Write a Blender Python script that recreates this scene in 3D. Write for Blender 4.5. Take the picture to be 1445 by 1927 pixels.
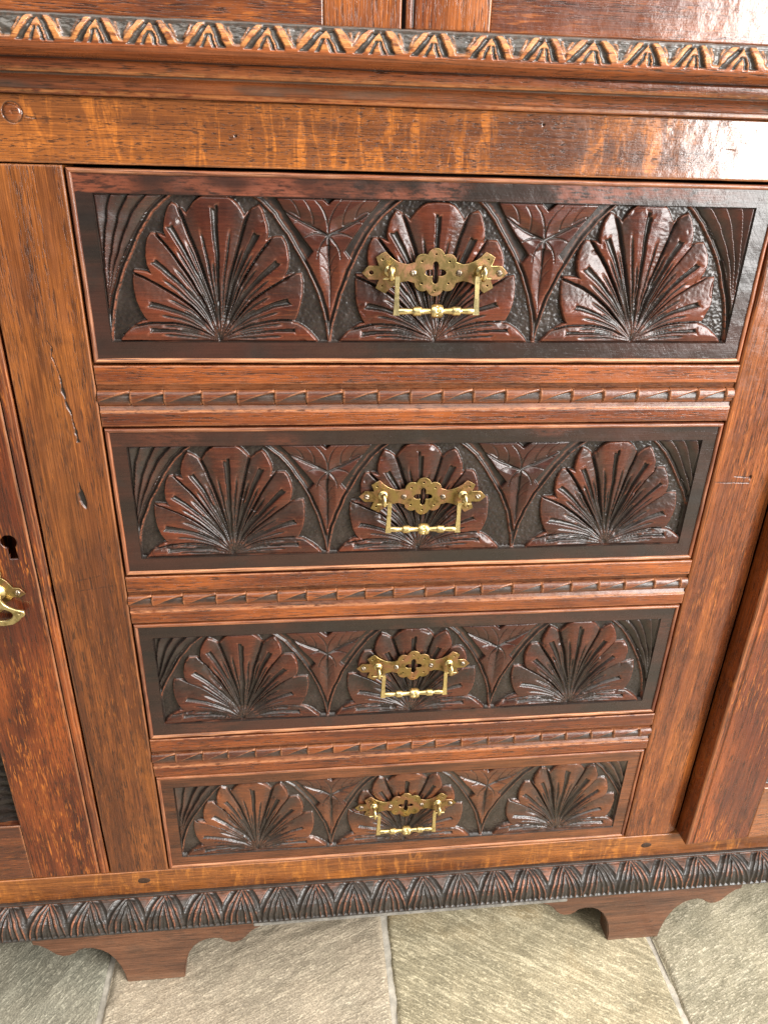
import bpy, bmesh, math
import numpy as np
from mathutils import Matrix, Vector

for o in list(bpy.data.objects):
    bpy.data.objects.remove(o)
scene = bpy.context.scene
COL = scene.collection
R = math.radians

# ------------------------------------------------------------------ camera
# scene frame: x along the front (0 = middle of the drawers), -y towards the viewer, z up, floor z = 0
XC, ZF = 0.26, 0.888
cam_d = bpy.data.cameras.new('camera')
cam = bpy.data.objects.new('camera', cam_d)
COL.objects.link(cam)
F_PX, IMG_W, IMG_H = 1389.43, 1445.0, 1927.0
cam_d.sensor_fit = 'VERTICAL'
cam_d.sensor_height = 24.0
cam_d.lens = F_PX / IMG_H * 24.0
cam_d.clip_start = 0.01
cam_d.clip_end = 100.0
pitch, yaw, roll = R(26.347), R(6.7387), R(-1.7249)
Mr = Matrix.Rotation(-yaw, 3, 'Z') @ Matrix.Rotation(-pitch, 3, 'X') @ Matrix.Rotation(roll, 3, 'Y')
right, fwd, up = Mr.col[0], Mr.col[1], Mr.col[2]
M4 = Matrix((right, up, -fwd)).transposed().to_4x4()
M4.translation = Vector((0.15816 - XC, -0.57002, 0.01706 + ZF))
cam.matrix_world = M4
scene.camera = cam

# ------------------------------------------------------------------ light
world = bpy.data.worlds.new('World')
scene.world = world
world.use_nodes = True
bgn = world.node_tree.nodes['Background']
bgn.inputs['Color'].default_value = (1.0, 0.95, 0.88, 1)
bgn.inputs['Strength'].default_value = 0.26

def area_light(name, loc, target, sx, sy, power, color):
    d = bpy.data.lights.new(name, 'AREA')
    d.shape = 'RECTANGLE'
    d.size, d.size_y, d.energy, d.color = sx, sy, power, color
    o = bpy.data.objects.new(name, d)
    COL.objects.link(o)
    o.location = loc
    o.rotation_euler = (Vector(target) - Vector(loc)).to_track_quat('-Z', 'Y').to_euler()
    return o

# tall window to the right behind the photographer, and a soft fill lamp added for the unseen ceiling's bounce
area_light('window_light', (1.70, -1.67, 1.62), (0.0, 0.0, 1.62), 1.2, 2.1, 190, (1.0, 0.985, 0.96))
area_light('ceiling_fill', (-0.2, -0.95, 2.75), (-0.2, -0.951, 0.0), 3.0, 2.9, 112, (1.0, 0.96, 0.90))

scene.view_settings.view_transform = 'Standard'
scene.view_settings.look = 'None'
scene.view_settings.exposure = 0.0
scene.view_settings.gamma = 1.0
scene.view_settings.use_curve_mapping = False
scene.cycles.use_denoising = True

# ------------------------------------------------------------------ node helpers
class NT:
    def __init__(self, name):
        self.m = bpy.data.materials.new(name)
        self.m.use_nodes = True
        self.t = self.m.node_tree
        self.t.nodes.clear()
        self.out = self.t.nodes.new('ShaderNodeOutputMaterial')
        self.b = self.t.nodes.new('ShaderNodeBsdfPrincipled')
        self.t.links.new(self.b.outputs[0], self.out.inputs[0])
    def link(self, a, b):
        self.t.links.new(a, b)
    def put(self, sock, v):
        if isinstance(v, bpy.types.NodeSocket):
            self.link(v, sock)
        else:
            sock.default_value = v
    def coord(self, scale, rnd=True):
        t = self.t
        if not hasattr(self, '_oc'):
            tc = t.nodes.new('ShaderNodeTexCoord')
            oi = t.nodes.new('ShaderNodeObjectInfo')
            vm = t.nodes.new('ShaderNodeVectorMath'); vm.operation = 'MULTIPLY_ADD'
            self.link(oi.outputs['Random'], vm.inputs[0])
            vm.inputs[1].default_value = (3.7, 2.1, 5.3)
            self.link(tc.outputs['Object'], vm.inputs[2])
            self._oc = vm.outputs[0]
            self._raw = tc.outputs['Object']
        mp = t.nodes.new('ShaderNodeVectorMath'); mp.operation = 'MULTIPLY'
        self.link(self._oc if rnd else self._raw, mp.inputs[0])
        mp.inputs[1].default_value = scale
        return mp.outputs[0]
    def noise(self, scale, detail=3, rough=0.55, dist=0.0, vec=None):
        n = self.t.nodes.new('ShaderNodeTexNoise')
        self.link(vec if vec is not None else self.coord(scale), n.inputs['Vector'])
        n.inputs['Scale'].default_value = 1.0
        n.inputs['Detail'].default_value = detail
        n.inputs['Roughness'].default_value = rough
        n.inputs['Distortion'].default_value = dist
        return n.outputs['Fac']
    def rng(self, v, a, b, c=0.0, d=1.0):
        n = self.t.nodes.new('ShaderNodeMapRange')
        n.interpolation_type = 'SMOOTHSTEP'
        self.put(n.inputs[0], v)
        for i, q in enumerate((a, b, c, d)):
            n.inputs[i + 1].default_value = q
        return n.outputs[0]
    def math(self, op, a, b=0.0, clamp=False):
        n = self.t.nodes.new('ShaderNodeMath'); n.operation = op; n.use_clamp = clamp
        self.put(n.inputs[0], a); self.put(n.inputs[1], b)
        return n.outputs[0]
    def mix(self, f, a, b, mode='MIX'):
        n = self.t.nodes.new('ShaderNodeMix'); n.data_type = 'RGBA'; n.blend_type = mode
        self.put(n.inputs[0], f)
        for i, v in ((6, a), (7, b)):
            if isinstance(v, tuple):
                v = v if len(v) == 4 else v + (1.0,)
            self.put(n.inputs[i], v)
        return n.outputs[2]
    def attr(self, name):
        n = self.t.nodes.new('ShaderNodeAttribute'); n.attribute_name = name
        return n.outputs['Fac']
    def bump(self, h, dist, strength=1.0, prev=None):
        n = self.t.nodes.new('ShaderNodeBump')
        n.inputs['Strength'].default_value = strength
        n.inputs['Distance'].default_value = dist
        self.link(h, n.inputs['Height'])
        if prev is not None:
            self.link(prev, n.inputs['Normal'])
        return n.outputs[0]

def swz(axis, a, c):
    """scale vector: a along the grain, c across it"""
    return (a, c, c) if axis == 'X' else (c, c, a)

def make_wood(name, axis='X', dark=(.055, .016, .006), mid=(.15, .042, .012), light=(.30, .095, .022),
              fleck=0.0, fleck_kind='tiger', fleck_col=(.50, .16, .03), pore=0.8, rough=(.22, .42),
              stain_col=(.022, .014, .011), wear_col=(.42, .17, .07), blotch=0.5, blotch_col=(.045, .014, .008),
              hatch=0.0, pore_len=75, bumpk=1.0, coat=.35, fib=1.0, coat_rough=(.10, .30)):
    n = NT(name)
    band = n.noise(swz(axis, 4.0, 75.0), 4, .6, .6)
    broad = n.noise(swz(axis, 5.0, 14.0), 3, .55, .3)
    fiber = n.noise(swz(axis, 20.0, 1050.0), 3, .65)
    c = n.mix(n.rng(band, .34, .68), dark, mid)
    c = n.mix(n.rng(broad, .40, .72), c, light)
    c = n.mix(n.math('MULTIPLY', n.rng(band, .52, .78), .45), c, light)
    # ray flecks of quarter-sawn oak
    if fleck > 0:
        if fleck_kind == 'tiger':
            s = (105.0, 30.0, 21.0) if axis == 'X' else (21.0, 30.0, 105.0)
            fl = n.noise(s, 5, .66, 1.1)
            gate = n.rng(n.noise(swz(axis, 16, 13), 2, .5), .30, .52)
            fm = n.math('MULTIPLY', n.rng(fl, .47, .66), gate)
            fm = n.math('MULTIPLY', fm, n.rng(n.noise(swz(axis, 190, 620), 3, .6), .30, .52, .35, 1.0))
        else:
            s = (62.0, 60.0, 620.0) if axis == 'X' else (620.0, 60.0, 62.0)
            fl = n.noise(s, 2.5, .55, .6)
            gate = n.rng(n.noise(swz(axis, 11, 17), 2, .5), .38, .62)
            fm = n.math('MULTIPLY', n.rng(fl, .55, .66), gate)
        fm = n.math('MULTIPLY', fm, fleck)
        c = n.mix(fm, c, fleck_col)
    # old polish blotches
    bl = n.noise((19, 19, 19), 4, .62, .5)
    c = n.mix(n.math('MULTIPLY', n.rng(bl, .53, .74), blotch), c, blotch_col)
    c = n.mix(1.0, c, n.mix(n.rng(fiber, .25, .75), (1 - .50 * fib, 1 - .53 * fib, 1 - .56 * fib), (1 + .32 * fib, 1 + .32 * fib, 1 + .30 * fib)), 'MULTIPLY')
    # open pores: short dark dashes along the grain
    pv = n.noise(swz(axis, pore_len, 1250.0), 2, .5)
    pg = n.rng(n.noise(swz(axis, 3.5, 120), 2, .5), .34, .56, .12, 1.0)
    pm = n.math('MULTIPLY', n.rng(pv, .535, .635), pg)
    c = n.mix(n.math('MULTIPLY', pm, pore), c, (.018, .008, .005))
    # carved stain and worn edges, stored on the carved meshes
    st = n.attr('stain'); we = n.attr('wear')
    if fib < .9 or stain_col != (.022, .014, .011):        # the carved pieces
        sn = n.noise((420, 420, 420), 2, .6)
        stm = n.math('MULTIPLY', n.math('ADD', st, n.math('MULTIPLY', n.math('SUBTRACT', sn, .5), n.math('MULTIPLY', st, .55))), 1.0, True)
        sc = n.mix(n.rng(n.noise((55, 55, 55), 3, .6), .35, .75), stain_col, tuple(v * 2.1 for v in stain_col))
        c = n.mix(stm, c, sc)
        wn = n.rng(n.noise(swz(axis, 120, 480), 2, .6), .30, .58)
    else:
        c = n.mix(st, c, tuple(v * .5 for v in stain_col))
        wn = n.rng(fiber, .30, .60)
    wm = n.math('MULTIPLY', we, wn, True)
    c = n.mix(wm, c, n.mix(n.rng(fiber, .3, .7), tuple(v * .62 for v in wear_col), wear_col))
    n.put(n.b.inputs['Base Color'], c)
    rn = n.noise((50, 50, 50), 3, .65)
    r = n.rng(rn, .3, .72, rough[0], rough[1])
    r = n.math('ADD', r, n.math('MULTIPLY', st, .09))
    r = n.math('ADD', r, n.math('MULTIPLY', wm, .18), True)
    n.put(n.b.inputs['Roughness'], r)
    n.b.inputs['Specular IOR Level'].default_value = .4
    n.b.inputs['Coat Weight'].default_value = coat
    n.put(n.b.inputs['Coat Roughness'], n.rng(rn, .70, .32, coat_rough[0], coat_rough[1]))
    h = n.math('SUBTRACT', n.math('MULTIPLY', fiber, .35 * fib), n.math('MULTIPLY', pm, pore))
    if hatch > 0:
        hv = n.t.nodes.new('ShaderNodeVectorRotate'); hv.rotation_type = 'Y_AXIS'
        n.link(n.coord((1, 1, 1)), hv.inputs['Vector']); hv.inputs['Angle'].default_value = R(38)
        hm = n.t.nodes.new('ShaderNodeVectorMath'); hm.operation = 'MULTIPLY'
        n.link(hv.outputs[0], hm.inputs[0]); hm.inputs[1].default_value = (230, 60, 34)
        h = n.math('ADD', h, n.math('MULTIPLY', n.noise(None, 3, .6, .3, hm.outputs[0]), hatch))
    b1 = n.bump(h, .00022 * bumpk, .8)
    und = n.noise((75, 75, 75), 4, .62)
    b2 = n.bump(und, .0008, .55, b1)
    n.link(b2, n.b.inputs['Normal'])
    n.link(n.bump(und, .0008, .28), n.b.inputs['Coat Normal'])
    return n.m

def make_brass(name, col=(.72, .53, .19), aged=(.30, .17, .07), k=.5, rough=(.2, .45)):
    n = NT(name)
    a = n.noise((95, 95, 95), 4, .65, .4)
    f = n.noise((700, 700, 700), 2, .6)
    c = n.mix(n.math('MULTIPLY', n.rng(a, .40, .68), k), col, aged)
    c = n.mix(n.math('MULTIPLY', n.rng(n.noise((150, 150, 150), 3, .6, .3), .52, .70), k * .8), c, (.13, .095, .035))
    c = n.mix(n.math('MULTIPLY', n.rng(f, .60, .74), .5), c, (.09, .055, .03))
    n.put(n.b.inputs['Base Color'], c)
    n.b.inputs['Metallic'].default_value = 1.0
    n.put(n.b.inputs['Roughness'], n.rng(a, .3, .75, rough[0], rough[1]))
    n.link(n.bump(n.noise((260, 260, 260), 3, .6), .0002, .5), n.b.inputs['Normal'])
    return n.m

def make_stone(name, c1, c2, c3, glint, ang, streak):
    n = NT(name)
    rv = n.t.nodes.new('ShaderNodeVectorRotate'); rv.rotation_type = 'Z_AXIS'
    n.link(n.coord((1, 1, 1)), rv.inputs['Vector']); rv.inputs['Angle'].default_value = R(-ang)
    mm = n.t.nodes.new('ShaderNodeVectorMath'); mm.operation = 'MULTIPLY'
    n.link(rv.outputs[0], mm.inputs[0]); mm.inputs[1].default_value = (18, 190, 60)
    st = n.noise(None, 4, .62, .5, mm.outputs[0])
    bl = n.noise((11, 11, 11), 5, .65, .9)
    c = n.mix(n.rng(bl, .36, .66), c1, c2)
    c = n.mix(n.math('MULTIPLY', n.rng(n.noise((5.5, 5.5, 5.5), 3, .6), .50, .72), .75), c, c3)
    c = n.mix(n.math('MULTIPLY', n.rng(st, .48, .68), streak), c, glint)
    gr = n.noise((520, 520, 520), 3, .7)
    m3 = n.t.nodes.new('ShaderNodeVectorMath'); m3.operation = 'MULTIPLY'
    n.link(rv.outputs[0], m3.inputs[0]); m3.inputs[1].default_value = (120, 430, 300)
    g2 = n.noise(None, 3, .6, .2, m3.outputs[0])
    c = n.mix(n.math('MULTIPLY', n.rng(g2, .54, .65), .62), c, glint)
    c = n.mix(1.0, c, n.mix(n.rng(gr, .3, .72), (.62, .62, .62), (1.25, 1.25, 1.25)), 'MULTIPLY')
    n.put(n.b.inputs['Base Color'], c)
    n.put(n.b.inputs['Roughness'], n.rng(g2, .35, .7, .62, .42))
    b = n.bump(n.math('ADD', n.math('MULTIPLY', g2, .7), n.math('MULTIPLY', gr, .3)), .0016, .8)
    n.link(b, n.b.inputs['Normal'])
    return n.m

def make_plain(name, col, rough=.8, var=.35, sc=90, metal=0.0):
    n = NT(name)
    f = n.noise((sc, sc, sc), 4, .65)
    c = n.mix(n.rng(f, .3, .72), tuple(v * (1 - var) for v in col), tuple(min(1, v * (1 + var)) for v in col))
    n.put(n.b.inputs['Base Color'], c)
    n.b.inputs['Roughness'].default_value = rough
    n.b.inputs['Metallic'].default_value = metal
    n.link(n.bump(n.noise((sc * 5, sc * 5, sc * 5), 3, .6), .0008, .6), n.b.inputs['Normal'])
    return n.m

M = {}
M['rail_top'] = make_wood('oak_tiger_rail', 'X', (.085, .026, .009), (.19, .058, .014), (.29, .092, .018), .75, 'tiger', (.54, .172, .026), .75, (.16, .32), blotch=.55, pore_len=160, coat=1.0, coat_rough=(.05, .20))
M['stile'] = make_wood('oak_stile', 'Z', (.085, .025, .0085), (.155, .045, .0118), (.30, .097, .019), .35, 'fleck', (.44, .14, .026), .75, (.26, .46), blotch=.38, blotch_col=(.055, .018, .008))
M['stile_red'] = make_wood('oak_stile_right', 'Z', (.105, .027, .009), (.19, .050, .013), (.34, .104, .023), .40, 'fleck', (.50, .16, .034), .75, (.20, .38), blotch=.35, blotch_col=(.06, .018, .008))
M['door'] = make_wood('oak_door_stile', 'Z', (.065, .013, .0055), (.145, .031, .009), (.27, .064, .013), .9, 'fleck', (.42, .125, .022), .75, (.20, .38), blotch=.45)
M['door_rail'] = make_wood('oak_door_rail', 'X', (.065, .016, .007), (.14, .036, .012), (.25, .072, .017), .5, 'fleck', (.42, .13, .025), .8, (.18, .36), blotch=.4, coat=.9, coat_rough=(.06, .2))
M['divider'] = make_wood('oak_divider', 'X', (.085, .020, .008), (.18, .044, .012), (.30, .080, .018), .15, 'fleck', (.45, .15, .03), .85, (.22, .42), wear_col=(.50, .20, .085), stain_col=(.028, .017, .012), blotch=.35)
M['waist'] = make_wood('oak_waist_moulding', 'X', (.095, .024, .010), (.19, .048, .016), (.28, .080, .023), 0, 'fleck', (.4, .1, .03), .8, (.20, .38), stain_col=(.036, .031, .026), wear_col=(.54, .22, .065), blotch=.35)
M['base'] = make_wood('oak_base_moulding', 'X', (.070, .020, .009), (.14, .042, .013), (.21, .068, .018), 0, 'fleck', (.4, .1, .03), .8, (.30, .5), stain_col=(.021, .0175, .0145), wear_col=(.34, .13, .07), blotch=.3)
M['rail_bottom'] = make_wood('oak_bottom_rail', 'X', (.10, .030, .009), (.20, .063, .015), (.32, .108, .023), .65, 'tiger', (.52, .19, .035), .6, (.30, .5), blotch=.35)
M['foot'] = make_wood('oak_bracket_foot', 'X', (.070, .024, .012), (.135, .048, .022), (.20, .078, .036), 0, 'fleck', (.4, .1, .03), .7, (.45, .65), blotch=.5, blotch_col=(.05, .028, .02), wear_col=(.30, .20, .13))
M['bead'] = make_wood('oak_bead', 'X', (.10, .026, .013), (.18, .048, .020), (.28, .085, .030), 0, 'fleck', (.4, .1, .03), .6, (.30, .5), wear_col=(.55, .25, .12))
M['bead_v'] = make_wood('oak_bead_upright', 'Z', (.08, .020, .011), (.16, .040, .018), (.26, .075, .027), 0, 'fleck', (.4, .1, .03), .6, (.30, .5), wear_col=(.50, .22, .11))
M['carve'] = make_wood('carved_mahogany_stain', 'X', (.034, .0075, .0045), (.066, .0145, .0075), (.125, .029, .012), .35, 'fleck', (.20, .05, .015), .15, (.17, .33), fib=.6, coat=.18, coat_rough=(.16, .36), stain_col=(.0150, .0108, .0088), wear_col=(.34, .11, .055), blotch=.45, blotch_col=(.035, .013, .009), bumpk=.7)
M['carve_light'] = make_wood('carved_lighter_stain', 'X', (.065, .017, .007), (.125, .034, .012), (.22, .065, .019), .35, 'fleck', (.33, .1, .025), .30, (.20, .36), fib=.5, coat=.4, stain_col=(.020, .0145, .0115), wear_col=(.36, .13, .06), blotch=.4, blotch_col=(.04, .016, .010), bumpk=.7)
M['border'] = make_wood('dark_drawer_border', 'X', (.015, .0105, .0088), (.023, .0135, .010), (.050, .017, .011), 0, 'fleck', (.2, .06, .02), .12, (.20, .38), blotch=.6, blotch_col=(.020, .017, .015), fib=.35, coat=.35, coat_rough=(.14, .34), hatch=.7, bumpk=1.4, wear_col=(.17, .045, .02))
M['border_light'] = make_wood('brown_drawer_border', 'X', (.050, .018, .009), (.105, .034, .013), (.18, .058, .017), 0, 'fleck', (.3, .1, .03), .6, (.25, .42), blotch=.45, blotch_col=(.03, .016, .011), hatch=.5, wear_col=(.25, .08, .03))
M['inside'] = make_plain('dark_carcass_inside', (.018, .010, .007), .9)
M['brass'] = make_brass('polished_brass', (.74, .61, .31), (.50, .37, .15), .6, (.26, .44))
M['brass_plate'] = make_brass('aged_brass_plate', (.33, .245, .10), (.38, .19, .11), 1.0, (.28, .48))
M['screw'] = make_brass('dark_screw', (.33, .27, .21), (.14, .10, .08), .7, (.25, .45))
M['grout'] = make_plain('pale_grout', (.46, .42, .35), .95, .25, 60)
M['plug'] = make_plain('dark_plug', (.042, .019, .010), .5)
M['pale_edge'] = make_plain('pale_grey_edge', (.20, .185, .16), .9, .35, 110)

# ------------------------------------------------------------------ mesh helpers
rs = np.random.RandomState(7)
def vnoise(x, y, seed=0, oct=3, gain=.5):
    """smooth value noise, about -1..1, on arrays"""
    out = np.zeros(np.broadcast(x, y).shape); amp = 1.0; tot = 0
    for o in range(oct):
        g = np.random.RandomState(seed * 31 + o * 7 + 1).rand(64, 64) * 2 - 1
        xx = np.asarray(x) * 2 ** o + 13.3 * o; yy = np.asarray(y) * 2 ** o + 7.7 * o
        xi = np.floor(xx).astype(int); yi = np.floor(yy).astype(int)
        fx = xx - xi; fy = yy - yi
        fx = fx * fx * (3 - 2 * fx); fy = fy * fy * (3 - 2 * fy)
        a = g[xi % 64, yi % 64]; b = g[(xi + 1) % 64, yi % 64]
        c = g[xi % 64, (yi + 1) % 64]; d = g[(xi + 1) % 64, (yi + 1) % 64]
        out = out + amp * ((a * (1 - fx) + b * fx) * (1 - fy) + (c * (1 - fx) + d * fx) * fy)
        tot += amp; amp *= gain
    return out / tot

def sst(a, b, x):
    t = np.clip((x - a) / (b - a), 0, 1)
    return t * t * (3 - 2 * t)

def raw_mesh(name, V, Fq, mat, smooth=True, attrs=None):
    """V (n,3), Fq (m,4) quads -> mesh"""
    me = bpy.data.meshes.new(name)
    V = np.asarray(V, np.float32); Fq = np.asarray(Fq, np.int32)
    me.vertices.add(len(V)); me.vertices.foreach_set('co', V.ravel())
    k = Fq.shape[1]
    me.loops.add(Fq.size); me.loops.foreach_set('vertex_index', Fq.ravel())
    me.polygons.add(len(Fq))
    me.polygons.foreach_set('loop_start', np.arange(0, Fq.size, k, dtype=np.int32))
    me.polygons.foreach_set('loop_total', np.full(len(Fq), k, np.int32))
    me.polygons.foreach_set('use_smooth', np.full(len(Fq), smooth))
    for an, av in (attrs or {}).items():
        at = me.attributes.new(an, 'FLOAT', 'POINT')
        at.data.foreach_set('value', np.asarray(av, np.float32).ravel())
    me.update(calc_edges=True)
    if mat is not None:
        me.materials.append(mat)
    return me

def link(name, me, parent=None, loc=(0, 0, 0), rot=(0, 0, 0)):
    o = bpy.data.objects.new(name, me)
    COL.objects.link(o)
    o.parent = parent; o.location = loc; o.rotation_euler = rot
    return o

def grid_faces(nr, nc):
    i = np.arange(nr * nc).reshape(nr, nc)
    return np.stack([i[:-1, :-1], i[:-1, 1:], i[1:, 1:], i[1:, :-1]], -1).reshape(-1, 4)

def W(x, y, z):
    """measured frame -> scene frame"""
    return np.stack(np.broadcast_arrays(np.asarray(x) - XC, y, np.asarray(z) + ZF), -1)

def lines(a, b, step, fine=(), edge=True):
    n = max(1, int(round((b - a) / step)))
    L = list(np.linspace(a, b, n + 1))
    if edge:
        for e in (.0003, .0008, .0015, .0028):
            if b - a > .008:
                L += [a + e, b - e]
    for (f0, f1, fs) in fine:
        f0 = max(a, f0); f1 = min(b, f1)
        if f1 > f0:
            L += list(np.arange(f0, f1, fs))
    L = np.unique(np.round(L, 6))
    keep = [L[0]]
    for v in L[1:]:
        if v - keep[-1] > .00018: keep.append(v)
    keep[-1] = L[-1]
    return np.array(keep)

def board(name, x0, x1, z0, z1, yf, yb, mat, parent, step=.003, seed=0, wav=.00022, disp=None, finex=(), finez=(),
          rad=.0012, stain=None, wear=None, frame=True, ecc=1.0, hole=False):
    """a board whose front face is a fine grid (worn edges, waves, cracks) with straight sides and back"""
    xs = lines(x0, x1, step, finex); zs = lines(z0, z1, step, finez)
    X, Z = np.meshgrid(xs, zs)
    d = np.minimum(np.minimum(X - x0, x1 - X), np.minimum(Z - z0, z1 - Z))
    t = np.clip(1 - d / rad, 0, 1)
    Y = yf + rad * (1 - np.sqrt(1 - t ** 2 * .98)) * (1 + .35 * vnoise(X * 60, Z * 60, seed + 5) * ecc)
    Y = Y + wav * vnoise(X * 22, Z * 22, seed + 1) + wav * .25 * vnoise(X * 150, Z * 150, seed + 2)
    S = np.zeros_like(X); Wr = np.clip(1 - d / .0016, 0, 1) * .75
    if disp is not None:
        dy, ds = disp(X, Z)
        Y = Y + dy; S = np.maximum(S, ds)
    if stain is not None: S = np.maximum(S, stain(X, Z))
    if wear is not None: Wr = np.maximum(Wr, wear(X, Z))
    P = W(X, Y, Z) if frame else np.stack([X, Y, Z], -1)
    nr, nc = X.shape
    V = P.reshape(-1, 3); Fq = grid_faces(nr, nc)
    if hole:                                   # cracks, knots and keyholes are open
        Fq = Fq[~(S.ravel()[Fq] > .70).any(1)]
    idx = np.arange(nr * nc).reshape(nr, nc)
    ring = np.concatenate([idx[0, :], idx[1:, -1], idx[-1, -2::-1], idx[-2:0:-1, 0]])
    B = V[ring].copy(); B[:, 1] = yb
    k = len(ring); base = len(V)
    nx = np.arange(k); nn = (nx + 1) % k
    side = np.stack([ring[nx], base + nx, base + nn, ring[nn]], -1)
    # separate the side walls so the shading stays crisp
    V2 = np.concatenate([V, B, V[ring]])
    side = np.stack([base + k + nx, base + nx, base + nn, base + k + nn], -1)
    c4 = W(np.array([x0, x1, x1, x0]), yb, np.array([z0, z0, z1, z1])) if frame else np.stack([np.array([x0, x1, x1, x0]), np.full(4, yb), np.array([z0, z0, z1, z1])], -1)
    V2 = np.concatenate([V2, c4])
    q = base + 2 * k
    Fq = np.concatenate([Fq, side, [[q + 3, q + 2, q + 1, q]]])
    pad = np.zeros(2 * k + 4)
    me = raw_mesh(name, V2, Fq, mat, True, {'stain': np.concatenate([S.ravel(), pad]), 'wear': np.concatenate([Wr.ravel(), pad])})
    return link(name, me, parent)

def strip(name, prof, x0, x1, step, mat, parent, disp=None, ends=True):
    """moulding: a (y,z) profile swept along x, pushed along its normal by disp(x, s, S)"""
    prof = np.array(prof, float)
    seg = np.hypot(*np.diff(prof, axis=0).T); s = np.concatenate([[0], np.cumsum(seg)])
    tan = np.gradient(prof, axis=0); tan /= np.linalg.norm(tan, axis=1)[:, None] + 1e-9
    nrm = np.stack([-tan[:, 1], tan[:, 0]], -1)
    if nrm[len(nrm) // 2, 0] > 0: nrm = -nrm
    xs = np.linspace(x0, x1, max(2, int((x1 - x0) / step)))
    X, S = np.meshgrid(xs, s)
    D = np.zeros_like(X); St = np.zeros_like(X); Wr = np.zeros_like(X)
    if disp is not None: D, St, Wr = disp(X, S)
    D = D + .00018 * vnoise(X * 25, S * 60, 3) + .00008 * vnoise(X * 120, S * 200, 4)
    Y = prof[:, 0][:, None] + nrm[:, 0][:, None] * D
    Z = prof[:, 1][:, None] + nrm[:, 1][:, None] * D
    V = W(X, Y, Z).reshape(-1, 3)
    Fq = grid_faces(*X.shape)
    if prof[-1, 1] > prof[0, 1]: pass
    else: Fq = Fq[:, ::-1]
    return link(name, raw_mesh(name, V, Fq, mat, True, {'stain': St, 'wear': Wr}), parent)

def resample(pts, step, sharp=()):
    out = [np.array(pts[0], float)]
    for a, b in zip(pts[:-1], pts[1:]):
        a = np.array(a, float); b = np.array(b, float)
        n = max(1, int(np.ceil(np.linalg.norm(b - a) / step)))
        for i in range(1, n + 1): out.append(a + (b - a) * i / n)
    return out

def arc(cy, cz, r, a0, a1, n):
    return [(cy + r * math.cos(R(a0 + (a1 - a0) * i / n)), cz + r * math.sin(R(a0 + (a1 - a0) * i / n))) for i in range(n + 1)]

def seg_d(U, V, a, b):
    a = np.array(a); b = np.array(b); ab = b - a
    t = np.clip(((U - a[0]) * ab[0] + (V - a[1]) * ab[1]) / (ab @ ab), 0, 1)
    return np.hypot(U - a[0] - t * ab[0], V - a[1] - t * ab[1]), t

def sdf(poly, U, V):
    """signed distance, positive inside"""
    P = np.array(poly); Q = np.roll(P, -1, 0)
    d = np.full(U.shape, 1e9); ins = np.zeros(U.shape, bool)
    for a, b in zip(P, Q):
        dd, _ = seg_d(U, V, a, b); d = np.minimum(d, dd)
        if a[1] != b[1]:
            c = (a[1] > V) != (b[1] > V)
            xi = a[0] + (V - a[1]) / (b[1] - a[1]) * (b[0] - a[0])
            ins ^= c & (U < xi)
    return np.where(ins, d, -d)

# ------------------------------------------------------------------ setting: floor
floor_me = raw_mesh('floor', [(-3.5, -4.0, -.0042), (3.5, -4.0, -.0042), (3.5, 1.6, -.0042), (-3.5, 1.6, -.0042)], [[0, 1, 2, 3]], M['grout'], False)
floor = link('floor', floor_me)
floor['kind'] = 'structure'
floor['label'] = 'riven stone flag floor with pale grout joints'
STONE = [
    make_stone('stone_grey_green', (.19, .175, .130), (.29, .265, .20), (.22, .22, .17), (.60, .56, .43), 55, .25),
    make_stone('stone_beige', (.33, .275, .20), (.42, .345, .25), (.30, .275, .205), (.70, .60, .44), 22, .30),
    make_stone('stone_olive', (.29, .25, .16), (.41, .345, .22), (.54, .36, .16), (.80, .70, .48), -33, .50),
    make_stone('stone_ash', (.29, .26, .18), (.37, .325, .225), (.58, .51, .36), (.72, .64, .48), 20, .25),
]
xj = [-1.10, -.765, -.428, -.090, .2475, .586, .922, 1.26, 1.60]
yj = [-2.60, -2.0, -1.40, -.74, .145, .80, 1.4]
for i in range(len(xj) - 1):
    for j in range(len(yj) - 1):
        x0, x1, y0, y1 = xj[i] + .0035, xj[i + 1] - .0035, yj[j] + .0035, yj[j + 1] - .0035
        near = 2 <= i <= 5 and j == 3
        if near:
            y0_, y1_ = y0, y1
            xs = lines(x0, x1, .003); ys = np.unique(np.concatenate([np.linspace(y0, -.22, 30), np.arange(-.22, y1, .003), [y1, y1 - .001, y1 - .003]]))
        else:
            xs = lines(x0, x1, .03); ys = lines(y0, y1, .04)
        X, Y = np.meshgrid(xs, ys)
        d = np.minimum(np.minimum(X - x0, x1 - X), np.minimum(Y - y0, y1 - Y))
        sd = i * 9 + j
        jit = .0022 * vnoise(X * 22, Y * 22, sd + 3) + .0012 * vnoise(X * 120, Y * 120, sd + 4)
        a = R((55, 22, -33, 20)[(i - 2) % 4]); u = X * math.cos(a) + Y * math.sin(a); v = -X * math.sin(a) + Y * math.cos(a)
        Z = .0010 * vnoise(u * 10, v * 34, sd, 4) + .0006 * vnoise(u * 60, v * 170, sd + 1, 2)
        Z += .0013 * np.tanh(7 * vnoise(X * 9, Y * 9, sd + 2, 4)) + .0004 * np.tanh(8 * vnoise(u * 14 + 5, v * 40, sd + 6, 4))   # cleft ledges of the riven face
        Z -= .0034 * (1 - sst(0, .0045, d + jit)) * 1.0
        V = np.stack([X - XC, Y, Z], -1).reshape(-1, 3)
        k = (i - 2) % 4
        link('flagstone', raw_mesh('flagstone', V, grid_faces(*X.shape), STONE[k], True), floor)

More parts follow.
